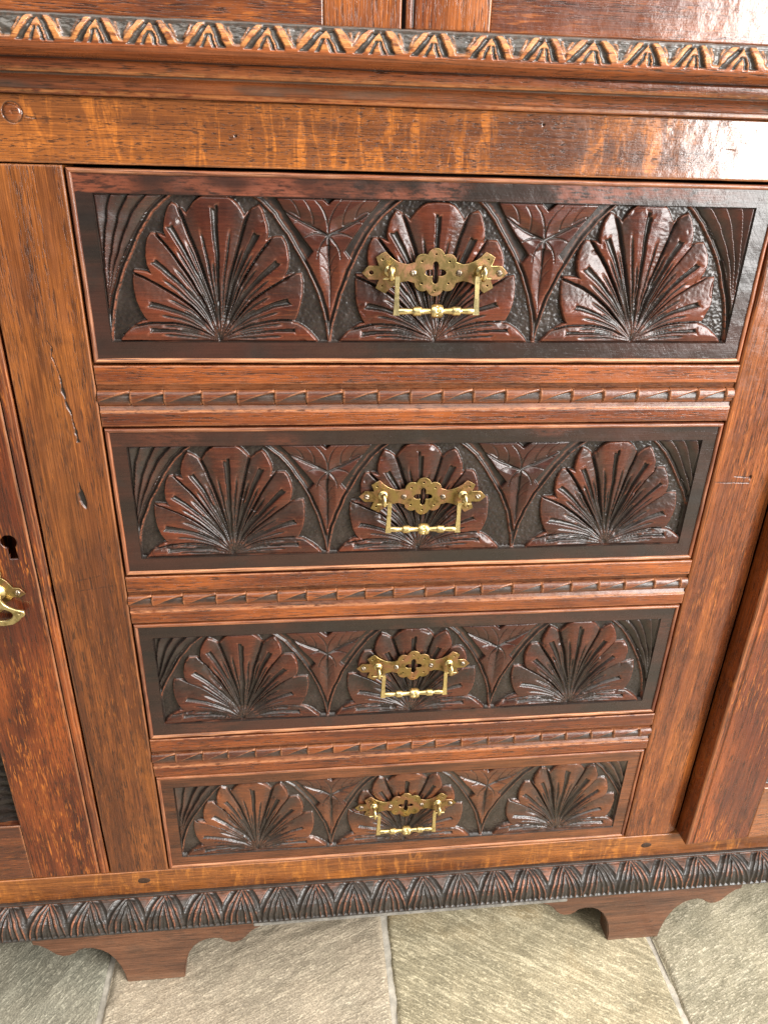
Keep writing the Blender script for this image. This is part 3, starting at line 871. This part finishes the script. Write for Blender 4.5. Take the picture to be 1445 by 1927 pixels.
def carve_panel(res, seed, cx, jit):
    """height field of the whole carved panel; returns X, Z, h, stain, wear, label"""
    nx = int((PX1 - PX0) / res); nz = int((PZ1 - PZ0) / res)
    X, Z = np.meshgrid(np.linspace(PX0, PX1, nx), np.linspace(PZ0, PZ1, nz))
    wx = X + .0019 * vnoise(X * 24, Z * 24, seed + 1) + .00025 * vnoise(X * 160, Z * 160, seed + 2)
    wz = Z + .0016 * vnoise(X * 24, Z * 24, seed + 3) + .00025 * vnoise(X * 160, Z * 160, seed + 4)
    base_z = -.1192
    h = np.zeros_like(X); st = np.ones_like(X); wr = np.zeros_like(X); lab = np.zeros(X.shape, int)
    gr = np.random.RandomState(seed)
    stip = .00036 * vnoise(X * 480, Z * 620, seed + 6, 2) + .00025 * vnoise(X * 120, Z * 60, seed + 7, 2)
    h += stip
    cents = np.array(cx)
    ki = np.abs(wx[..., None] - cents).argmin(-1)
    # split at the meeting points of the arches
    U = wx - cents[ki]; V = (wz - base_z)
    mids = (cents[1:] + cents[:-1]) / 2
    halfw = np.where(U > 0, np.array([(mids[0] - cents[0]), (mids[1] - cents[1]), .0815])[ki], np.array([.0815, (cents[1] - mids[0]), cents[2] - mids[1]])[ki])
    ax = np.abs(U) * (.0815 / halfw)
    ua = np.interp(V, arch_v, arch_u); sl = np.gradient(np.interp(np.linspace(-.002, .106, 200), arch_v, arch_u)) / (.108 / 199)
    slp = np.interp(V, np.linspace(-.002, .106, 200), sl)
    da = (ax - ua) / np.sqrt(1 + slp ** 2)
    # rib of the arch and the groove behind it
    rib = sst(-.0004, .0005, da) * (1 - sst(.0009, .0028, da))
    h = np.where(da > -.0004, np.maximum(h, .0019 * rib + .0006), h)
    wr = np.maximum(wr, np.exp(-((da - .0003) / .0006) ** 2) * .75)
    leafm = sst(.0030, .0039, da)
    # ---- spandrel leaves
    Xs = (halfw - np.abs(U)) * (.0815 / halfw)                # distance from the spandrel axis, >= 0
    corner = ((ki == 0) & (U < 0)) | ((ki == 2) & (U > 0))
    VV = V / mm; XX = Xs / mm
    # trefoil
    th = H * np.ones_like(X); cut = np.zeros_like(X)
    C = (0.0, 76.6)
    dn, tt = seg_d(XX, VV, C, (47, 103)); up = VV > (70.5 - .25 * XX)
    valley_u = np.clip(3.0 - .38 * dn, 0, 3) * np.clip(tt * 6, 0, 1) * (.45 + .55 * (1 - tt))
    valley_d = np.clip(2.6 - .36 * XX, 0, 3) * sst(16, 40, VV) * (VV < 77)
    val = np.where(up, valley_u, valley_d)
    tw = gr.uniform(-1.2, 1.2, 40)
    tn = [0]
    side2 = np.where(U > 0, 1, -1)
    def line(a, b, w, dep, bow=.12):
        nonlocal cut
        tn[0] += 1
        a = np.array(a, float); b = np.array(b, float) + tw[tn[0]]
        nrm2 = np.array([-(b - a)[1], (b - a)[0]])
        pts = [a + (b - a) * q + nrm2 * bow * 4 * q * (1 - q) for q in np.linspace(0, 1, 6)]
        for i in range(5):
            d, t = seg_d(XX, VV, pts[i], pts[i + 1]); ww = w * (1 - .75 * (i + t) / 5)
            cut = np.maximum(cut, dep * np.clip(1 - d / np.maximum(ww, .25), 0, 1))
    line(C, (44, 101.5), 1.5, 1.8, -.04); line(C, (0, 22), 1.3, 1.5, 0.0); line(C, (9.5, 100), .9, 1.3); line(C, (18.5, 76.2), 1.2, 1.4)
    line(C, (9.5, 61.5), 1.0, 1.3)
    line((11, 83.5), (17, 99.5), .8, 1.0); line((20, 88.2), (29, 101), .8, .9); line((12, 83), (27, 85.5), .8, 1.0); line((21, 88.6), (34, 92.5), .7, .8)
    line((1, 56), (9, 66), .6, .7); line((.5, 46), (6.5, 56), .6, .7)
    th = th - (val + cut) * mm - .0014 * np.exp(-np.clip(da - .0036, 0, 1) / .0022)
    notch_t = sst(-.4, .6, (VV - 96.8) * 1.1 - XX)
    notch_s = sst(-.4, .6, (XX - 11.4) - np.abs(VV - 65.5) * .75) * sst(10, 12, XX)
    tre_ground = np.maximum(notch_t, notch_s)
    th = th * (1 - tre_ground) + .0006 * tre_ground
    s_tre = np.maximum(sst(.25, .7, cut), np.maximum(tre_ground, .15 + .25 * sst(.8, 2.4, val)))
    # corner leaf: sickle shaped gouges
    wcl = np.maximum(.0812 - ua - .0044, .0006)
    qc = np.clip((ax - ua - .0044) / wcl, 0, 1)
    fr = (qc * 4.0 + .12 * vnoise(X * 60, Z * 60, seed + 9)) % 1.0
    saw = np.clip(np.minimum(wcl / .018, 1), .15, 1)
    ch = H - .0034 * saw * (1 - fr) ** 1.1 - .0006 * (qc < .02)
    s_cor = np.clip(.50 + .5 * (1 - fr) + .25 * vnoise(X * 50, Z * 50, seed + 12), 0, 1)
    lh = np.where(corner, ch, th); ls = np.where(corner, s_cor, s_tre)
    h = h * (1 - leafm) + lh * leafm
    st = np.where(leafm > .5, ls, st)
    edge = np.exp(-((da - .0041) / .0006) ** 2)
    wr = np.maximum(wr, edge * .35 * (~corner))
    lab = np.where(da > .0032, np.where(corner, np.where(ki == 0, 6, 7), np.where(((ki == 0) & (U > 0)) | ((ki == 1) & (U < 0)), 4, 5)), lab)
    # ---- palmettes, each cut a little differently
    rsc = gr.uniform(-.035, .035, (3, 2)); rro = np.radians(gr.uniform(-2.2, 2.2, 3))
    U0, V0 = U, V
    U = (U0 * np.cos(rro[ki]) - V0 * np.sin(rro[ki])) * (.968 + .7 * rsc[ki, 0]); V = (V0 * np.cos(rro[ki]) + U0 * np.sin(rro[ki]) * .4) * (1.004 + .5 * np.abs(rsc[ki, 1]))
    BND = np.array([12.2, 24.8, 48.0, 86.0]) + gr.uniform(-1, 1, 4) * (1.2, 1.8, 2.5, 1.5)
    BND = list(BND)
    r = np.hypot(U, V) + 1e-6; tht = np.degrees(np.arctan2(np.abs(U), V))
    asym = 1 + .03 * np.sign(U)
    fac = .62 + .38 * np.minimum(r / .08, 1.2)
    a = tht / fac * asym
    do = np.full(X.shape, -1.0)
    sel = (np.abs(U) < .077) & (V > -.004)
    do[sel] = sdf(PALM, U[sel], V[sel]) + .0009          # the petals nearly touch
    p = np.digitize(a, BND)
    lo = np.array([-BND[0]] + BND)[p]
    hi = np.where(p == 4, np.maximum(90 / fac * asym, 87), np.array(BND + [0])[p])
    s = (np.where(p == 0, a * np.sign(U + 1e-9), a) - lo) / (hi - lo)
    s = np.clip(s, 0, 1)
    wl = (hi - lo) * np.pi / 180 * fac * r
    db = np.minimum(np.where(p < 4, (np.array(BND + [999])[p] - a), 99), np.where(p > 0, a - np.array([0] + BND)[p], 99)) * np.pi / 180 * fac * r
    ph = np.full(X.shape, H)
    sb = np.where(p == 0, np.abs(2 * s - 1), 1 - s)           # 1 on the upper flank
    ph -= .0028 * np.clip((sb - .34) / .62, 0, 1) ** 1.15 * np.clip(wl / .010, 0, 1) * np.where(p == 4, .7, np.where(p == 0, .6, 1))
    ph -= .0004 * sst(.70, 1, s) * (p > 0)
    ph -= .0017 * np.clip(1 - r / np.array([.100, .096, .086, .075, .068])[p], 0, 1) ** 1.3
    ph -= .0007 * np.exp(-do / .0022)
    gw = np.clip(.25 * wl, .0006, .0026); gd = np.clip(.36 * wl, .0009, .0034)
    gw = np.where((s > .5) & (p > 0), gw * .35, gw * .6)
    bg = np.clip(1 - db / gw, 0, 1); ph -= gd * bg * np.where(p == 4, .8, 1)
    dep = gd * bg
    # central gouge, squared end with two flicks
    rg = RG[p] * (1 + .09 * vnoise(p * 3.3 + ki * 1.7 + (U > 0) * 5.1, 0 * X + seed, seed + 15))
    dc = np.abs(s - .5) * wl
    hwg = (1 + .45 * vnoise(p * 2.1 + ki * 4.7 + (U > 0) * 8.3, 0 * X + seed * 1.7, seed + 16)) * (.0005 + .0018 * np.clip(r / rg, 0, 1) ** 1.4) * np.where(p == 4, .75, 1)
    flick = np.exp(-((r - rg - dc * .7) / .0011) ** 2)
    endm = 1 - sst(rg - .0003, rg + .0006, r - dc * .55)
    g = np.clip(1 - (dc / hwg) ** 2, 0, 1) * endm
    fl = np.clip(1 - dc / .0042, 0, 1) * flick * .8
    gg = np.maximum(.0025 * np.sqrt(g) * np.clip(r / .03, .3, 1), .0013 * fl)
    ph -= gg; dep = np.maximum(dep, gg)
    # side veins
    for (sv, rv) in ((.22, .90), (.36, .66), (.76, .88)):
        dv = np.abs(s - sv) * wl; hv = .0006 + .0009 * np.clip(r / rg, 0, 1)
        e = (1 - sst(rv * rg * .82, rv * rg, r)) * sst(.010, .022, r)
        vv = .0019 * np.clip(1 - dv / hv, 0, 1) * e
        ph -= vv; dep = np.maximum(dep, vv)
    side = sst(-.0002, .0011, do)
    ph = ph * side + h * (1 - side)
    ph += .00016 * vnoise(X * 140, Z * 140, seed + 20) - .0009 * sst(.42, .62, vnoise(X * 95, Z * 95, seed + 24, 2)) * sst(.006, .002, np.minimum(do, db))
    ph += .00016 * vnoise(r * 520 + 9, a * .35, seed + 25, 2) * sst(.35, .5, sb)
    inside = do > -.0002
    h = np.where(inside, ph, h)
    ps = np.maximum(sst(.00025, .0008, dep), 1 - sst(.0002, .0009, do))
    ps = np.maximum(ps, .60 * sst(.42, .85, sb) * np.clip(wl / .005, 0, 1))
    ps = np.clip(ps + .28 * vnoise(X * 45, Z * 45, seed + 22) * (ps < .9), 0, 1)
    # towards the root everything is stained
    ps = np.maximum(ps, .82 * sst(.80, .42, r / RG[p]) * (.8 + .3 * vnoise(X * 70, Z * 70, seed + 23)))
    ps = np.clip(ps, 0, 1)
    st = np.where(inside, ps, st)
    wr = np.where(inside, .45 * np.exp(-((do - .0010) / .0005) ** 2), wr)
    wr = np.where(inside, np.maximum(wr, .30 * np.exp(-((dep - .0003) / .0002) ** 2)), wr)
    lab = np.where(do > -.0005, ki + 1, lab)
    # incised line round the panel, wall up to the border
    e = np.minimum(np.minimum(X - PX0, PX1 - X), np.minimum(Z - PZ0, PZ1 - Z))
    h = h - np.clip(1 - e / .0013, 0, 1) * np.clip(h - .0016, 0, None) * .9
    st = np.maximum(st, np.clip(1.4 - e / .0011, 0, 1))
    rim = e < res * .6
    h[rim] = H + .0002; st[rim] = 1; lab[rim] = 0
    return X, Z, h, st, wr * (1 - rim), lab

LABN = {0: 'carved_ground', 1: 'palmette', 2: 'palmette', 3: 'palmette', 4: 'trefoil_leaf', 5: 'trefoil_leaf', 6: 'corner_leaf', 7: 'corner_leaf'}
YB = .0016           # y of the border face; the stiles are at 0

def make_drawer(k, res, cx, matc, matb, handle_z, stain_gain, plate, screws, bail_tilt, wearf):
    z0 = DZ[k]
    gap = .0014
    bw = .0036
    # front board: border ring as a fine uneven sheet plus the box behind
    xs = lines(bw + gap - .0005, .52 - bw - gap + .0005, .003, edge=False); zs = lines(-DH + bw + gap - .0005, -bw - gap + .0005, .003, edge=False)
    xs = np.unique(np.concatenate([xs, [PX0, PX1]])); zs = np.unique(np.concatenate([zs, [PZ0, PZ1]]))
    X, Z = np.meshgrid(xs, zs)
    Y = YB + .00028 * vnoise(X * 30, Z * 60, k + 50) + .00012 * vnoise(X * 130, Z * 200, k + 51)
    xc = (xs[1:] + xs[:-1]) / 2; zc = (zs[1:] + zs[:-1]) / 2
    XM, ZM = np.meshgrid(xc, zc)
    keep = ~((XM > PX0) & (XM < PX1) & (ZM > PZ0) & (ZM < PZ1))
    Fq = grid_faces(*X.shape)[keep.ravel()]
    V = np.stack([X - XC, Y, Z], -1).reshape(-1, 3)
    wear = wearf(X, Z)
    n0 = len(V)
    bx = [(gap - XC, .0105, -DH + gap), (.52 - gap - XC, .0105, -DH + gap), (.52 - gap - XC, .0105, -gap), (gap - XC, .0105, -gap)]
    bx += [(x, .30, z) for x, y, z in bx]
    Vb = np.array(bx)
    Fb = np.array([[0, 1, 2, 3], [7, 6, 5, 4], [1, 0, 4, 5], [2, 1, 5, 6], [3, 2, 6, 7], [0, 3, 7, 4]]) + n0
    me = raw_mesh('drawer', np.concatenate([V, Vb]), np.concatenate([Fq, Fb]), matb, True,
                  {'stain': np.zeros(n0 + 8), 'wear': np.concatenate([np.clip(wear, 0, 1).ravel(), np.zeros(8)])})
    d = link('drawer', me, cab, (0, 0, z0 + ZF))
    # cock beads round the edge: half round lips, mitred
    def bead(p0, p1, inward, mat, wear_lit):
        n = 90; t = np.linspace(0, 1, n); prof = []
        for a in np.linspace(0, 180, 9):
            w = bw / 2 - bw / 2 * math.cos(R(a)); hgt = (bw * .62) * math.sin(R(a)) ** .7
            prof.append((w, hgt))
        prof = [(0, -.008)] + prof + [(bw, -.003)]
        pr = np.array(prof)
        P0 = np.array(p0); P1 = np.array(p1); inw = np.array(inward, float); al = (P1 - P0); L = np.linalg.norm(al); al = al / L
        T, Wd = np.meshgrid(t, pr[:, 0], indexing='ij'); Hh = np.repeat(pr[:, 1][None], n, 0)
        tt = T * (L - 2 * Wd) + Wd                    # mitre
        px = P0[0] + al[0] * tt + inw[0] * Wd; pz = P0[1] + al[1] * tt + inw[1] * Wd
        wob = .00022 * vnoise(tt * 50 + p0[0] * 9, Wd * 50 + 5, k + 70) + .0002 * vnoise(tt * 14, Wd * 3, k + 71)
        V = np.stack([px - XC + inw[0] * wob, YB + .0006 - Hh + wob, pz + inw[1] * wob], -1).reshape(-1, 3)
        F = grid_faces(n, len(pr))
        wv = .35 * np.clip(Hh / (bw * .5), 0, 1) + wear_lit
        me = raw_mesh('edge_bead', V, F, mat, True, {'stain': 0 * Wd, 'wear': np.clip(wv + .35 * vnoise(tt * 60, Wd * 100, k + 72), 0, 1)})
        # make the bead face the viewer
        me.calc_loop_triangles()
        if sum(pp.normal.y for pp in me.polygons) > 0: me.flip_normals()
        return link('edge_bead', me, d)
    L_, R_, T_, B_ = gap, .52 - gap, -gap, -DH + gap
    bead((L_, T_), (R_, T_), (0, -1), M['bead'], 0.0)
    bead((L_, B_), (R_, B_), (0, 1), M['bead'], .60)  # bottom bead paler: worn, with light from above painted in
    bead((L_, B_), (L_, T_), (1, 0), M['bead_v'], 0.0)
    bead((R_, B_), (R_, T_), (-1, 0), M['bead_v'], -.2)
    # carved panel, one object for each leaf and one for the sunk ground
    X, Z, h, st, wr, lab = carve_panel(res, 100 + 37 * k, cx, k)
    stain_add = (0, .14, .24, .16)[k]                # extra stain on the lower drawers
    st = np.clip(st * stain_gain + stain_add * (1 + .9 * vnoise(X * 22, Z * 22, 300 + k)), 0, 1)
    Y = YB + H - h
    V = np.stack([X - XC, Y, Z], -1).reshape(-1, 3)
    Fq = grid_faces(*X.shape); fl = lab[:-1, :-1].ravel()
    stf, wrf = st.ravel(), wr.ravel()
    for L, nm in LABN.items():
        f = Fq[fl == L]
        if len(f) == 0: continue
        u, inv = np.unique(f, return_inverse=True)
        link(nm, raw_mesh(nm, V[u], inv.reshape(-1, 4), matc, True, {'stain': stf[u], 'wear': wrf[u]}), d)
    # handle
    hx = .2590 - XC
    yp = YB - .0010
    link('handle_plate', plate, d, (hx, yp, handle_z), (0, R(wearf.tilt), 0))
    for i, sx in enumerate(screws):
        link('screw', screw, d, (hx + sx * mm, yp - .0006, handle_z - .0002 - math.tan(R(wearf.tilt)) * sx * mm), (0, R(37 * i + 50 * k), 0))
    for sx in (-34.8, 34.8):
        link('handle_post', post, d, (hx + sx * mm, yp - .0007, handle_z + .0012 - math.tan(R(wearf.tilt)) * sx * mm))
    link('bail', bail, d, (hx, yp - .0105, handle_z - .0018), (R(bail_tilt), R(wearf.tilt), 0))
    return d

class Wear:
    def __init__(self, k, tilt): self.k, self.tilt = k, tilt
    def __call__(self, X, Z):
        k = self.k
        n = vnoise(X * 16, Z * 40, 80 + k, 3)
        top = (Z > PZ1) * 1.0
        if k == 0: return top * sst(-.25, .15, n) * sst(.515, .40, X)
        if k == 1: return .35 * sst(.1, .5, n) * top
        if k == 2: return .25 * sst(.1, .5, n)
        return .5 * sst(-.3, .3, n)
make_drawer(0, .00052, (.0970, .2610, .4225), M['carve'], M['border'], -.0672, 1.0, plate_open, (-16.7, 18.0, 49.0), 2, Wear(0, -.6))
make_drawer(1, .00056, (.0950, .2580, .4310), M['carve'], M['border'], -.0655, 1.0, plate_both, (-16.7, 17.4, -48.6, 48.6), 3, Wear(1, 1.0))
make_drawer(2, .00062, (.0920, .2590, .4235), M['carve'], M['border'], -.0605, 1.0, plate_both, (-17.0, 17.2, -48.6, 48.6), 7, Wear(2, -.4))
make_drawer(3, .00068, (.0975, .2600, .4350), M['carve_light'], M['border_light'], -.0618, .95, plate_both, (-16.7, 17.4, -48.6, 48.6), 3, Wear(3, .5))

for d_, lb in zip([c for c in cab.children if c.name.split('.')[0] == 'drawer'], ('top carved drawer with reddish upper border', None, None, 'lowest carved drawer with paler brown border')):
    if lb: d_['label'] = lb
# ------------------------------------------------------------------ lower doors
keyc = (-.0893, -.2880)
def key_disp(X, Z):
    d1 = .0062 - np.hypot(X - keyc[0], Z - keyc[1])
    d2 = np.minimum(.0031 - np.abs(X - keyc[0] - .0008 + (Z - keyc[1]) * .06), np.minimum(Z - (keyc[1] - .0165), keyc[1] - Z))
    m = sst(-.0004, .0004, np.maximum(d1, d2))
    w = .0006 * np.exp(-np.abs(np.maximum(d1, d2)) / .001)
    bd = np.exp(-((X + .0722) / .0009) ** 2)               # quirk of the edge bead
    bd2 = np.exp(-((X + .0690) / .0022) ** 2)
    return .004 * m + .0011 * bd - .0006 * bd2, np.maximum(m, .75 * bd)
door_l = board('door', -.1410, -.0630, -.6985, -.0006, .0006, .024, M['door'], cab, .003, 51, .0004, key_disp, hole=True,
               finex=((-.098, -.081, .0004), (-.0750, -.0640, .0005)), finez=((-.307, -.279, .0005),), rad=.0018,
               wear=lambda X, Z: .75 * np.exp(-((X + .0735) / .0008) ** 2) + .35 * np.exp(-((X + .0665) / .0012) ** 2))
door_l['label'] = 'left oak door stile with keyhole'
board('door_rail', -.4000, -.1412, -.6985, -.6195, .0010, .024, M['door_rail'], door_l, .004, 52, .0004)
board('door_rail', -.4000, -.1412, -.0800, -.0006, .0010, .024, M['door_rail'], door_l, .004, 53, .0004)
board('door_stile', -.4350, -.4002, -.6985, -.0006, .0008, .024, M['door'], door_l, .004, 54, .0004)
# carved dark panel of the door: overlapping scale gouges
def door_panel(name, x0, x1, z0, z1, parent, loc_x=0):
    xs = np.linspace(x0, x1, 190); zs = np.linspace(z0, z1, 420)
    X, Z = np.meshgrid(xs, zs)
    row = np.floor(Z / .0125); t = (Z / .0125) % 1
    xo = ((X + (row % 2) * .016 + .002 * vnoise(X * 40, Z * 40, 91)) / .032 + 50) % 1 - .5
    f = (t + 1.1 * xo ** 2 + .12 * vnoise(X * 60, Z * 60, 92)) % 1
    e = np.minimum(np.minimum(X - x0, x1 - X), np.minimum(Z - z0, z1 - Z))
    Y = .0085 + .0035 * (1 - f) + .0006 * vnoise(X * 120, Z * 120, 93) - .002 * np.clip(1 - e / .002, 0, 1)
    V = W(X, Y, Z).reshape(-1, 3)
    return link(name, raw_mesh(name, V, grid_faces(*X.shape), M['carve'], True, {'stain': 0 * X + 1, 'wear': 0 * X}), parent)
door_panel('carved_panel', -.4000, -.1414, -.6192, -.0805, door_l)

# brass drop pull on the left door
pc = (-.1075, -.3345)
q = [(0, 23.5), (4.2, 19.0), (4.0, 13.5), (8.0, 11.0), (13.4, 4.4), (18.8, 4.6), (23.5, 0)]
quad = q[:-1]
outl = []
for rotn in range(4):
    for x, y in quad:
        for _ in range(rotn): x, y = y, -x
        outl.append((x * mm, y * mm))
pl = flat_plate('pull_plate', outl, [], .0016, .0003, M['brass_plate'])
link('pull_plate', pl, door_l, (pc[0] - XC, -.0004, pc[1] + ZF), (0, R(8), 0))
bossm = lathe('pull_boss', [(0.0, -.0055), (.0030, -.0055), (.0036, -.0048), (.0046, -.0030), (.0072, -.0020), (.0076, -.0012), (.0078, 0)], 28, M['brass'])
link('pull_boss', bossm, door_l, (pc[0] - XC + .0005, -.0010, pc[1] + ZF - .0005))
for (dx, dz) in ((2.6, 17.6), (17.2, -2.4), (-17.4, 2.4), (-2.5, -17.5)):
    link('screw', screw, door_l, (pc[0] - XC + dx * mm, -.0012, pc[1] + ZF + dz * mm), (0, .4, 0))
pend = [(-3.2, 1.5), (-3.0, -4), (-4.6, -8.5), (-8.5, -12.5), (-13.5, -15.5), (-18.8, -17.2), (-19.4, -19.5), (-18.0, -21.8), (-16.0, -22.4), (-15.2, -23.6), (-12.0, -26.8), (-7.5, -29.4), (0, -30.4)]
po = pend + [(-x, y) for x, y in pend[::-1][1:]]
hole = [(10.6 * math.cos(-a) * mm, (-19.4 + 7.0 * math.sin(-a)) * mm) for a in np.linspace(0, 2 * math.pi, 33)[:-1]]
pm_ = flat_plate('drop_pull', [(x * mm, y * mm) for x, y in po], [hole], .0030, .0008, M['brass'], [(-15.6 * mm, -18.9 * mm, 1.5 * mm), (15.6 * mm, -18.9 * mm, 1.5 * mm)])
link('drop_pull', pm_, door_l, (pc[0] - XC + .0012, -.0075, pc[1] + ZF - .0015), (R(4), R(-2), 0))

# right door, standing slightly ajar on its far hinge
hinge = (.9350, 0.0)
door_r = board('door', .5862 - hinge[0], .6640 - hinge[0], -.6985 + ZF, -.0006 + ZF, .0006, .0235, M['door'], cab, .003, 55, .0004,
               lambda X, Z: (.0010 * np.exp(-((X - (.5938 - hinge[0])) / .0009) ** 2), .5 * np.exp(-((X - (.5938 - hinge[0])) / .0012) ** 2)),
               finex=((.588 - hinge[0], .600 - hinge[0], .0006),), rad=.0022, frame=False,
               wear=lambda X, Z: .5 * np.exp(-((X - (.588 - hinge[0])) / .0015) ** 2))
door_r.location = (hinge[0] - XC, 0, 0)
door_r.rotation_euler = (0, 0, R(2.95))
door_r['label'] = 'right oak door stile standing slightly ajar'
board('door_rail', .6642 - hinge[0], .905 - hinge[0], -.6985 + ZF, -.6195 + ZF, .0012, .0235, M['door_rail'], door_r, .004, 56, .0004, frame=False)
board('door_rail', .6642 - hinge[0], .905 - hinge[0], -.080 + ZF, -.0006 + ZF, .0012, .0235, M['door_rail'], door_r, .004, 57, .0004, frame=False)
board('door_stile', .9052 - hinge[0], .9345 - hinge[0], -.6985 + ZF, -.0006 + ZF, .0008, .0235, M['door'], door_r, .004, 58, .0004, frame=False)
pr_ = door_panel('carved_panel', .6642 - hinge[0] + XC, .905 - hinge[0] + XC, -.6192, -.0805, door_r)

# ------------------------------------------------------------------ upper section: two doors above the waist
UZ = .0868
ud_l = board('upper_door', .1770, .2285, UZ, .46, .0100, .032, M['stile_red'], cab, .004, 61, .0004)
board('door_rail', -.30, .1768, UZ, .185, .0106, .032, M['door_rail'], ud_l, .004, 62, .0004)
ud_r = board('upper_door', .2312, .2885, UZ + .0006, .46, .0090, .032, M['stile_red'], cab, .004, 63, .0004,
             lambda X, Z: (.0014 * np.exp(-((X - .2362) / .0010) ** 2), .9 * np.exp(-((X - .2362) / .0012) ** 2)),
             finex=((.232, .240, .0005),))
board('door_rail', .2887, .84, UZ + .0006, .185, .0100, .032, M['door_rail'], ud_r, .004, 64, .0004)
for (x0, x1, dd) in ((-.30, .1768, ud_l), (.2887, .84, ud_r)):
    board('door_panel', x0, x1, .1852, .46, .016, .030, M['door_rail'], dd, .01, 65, .0004)
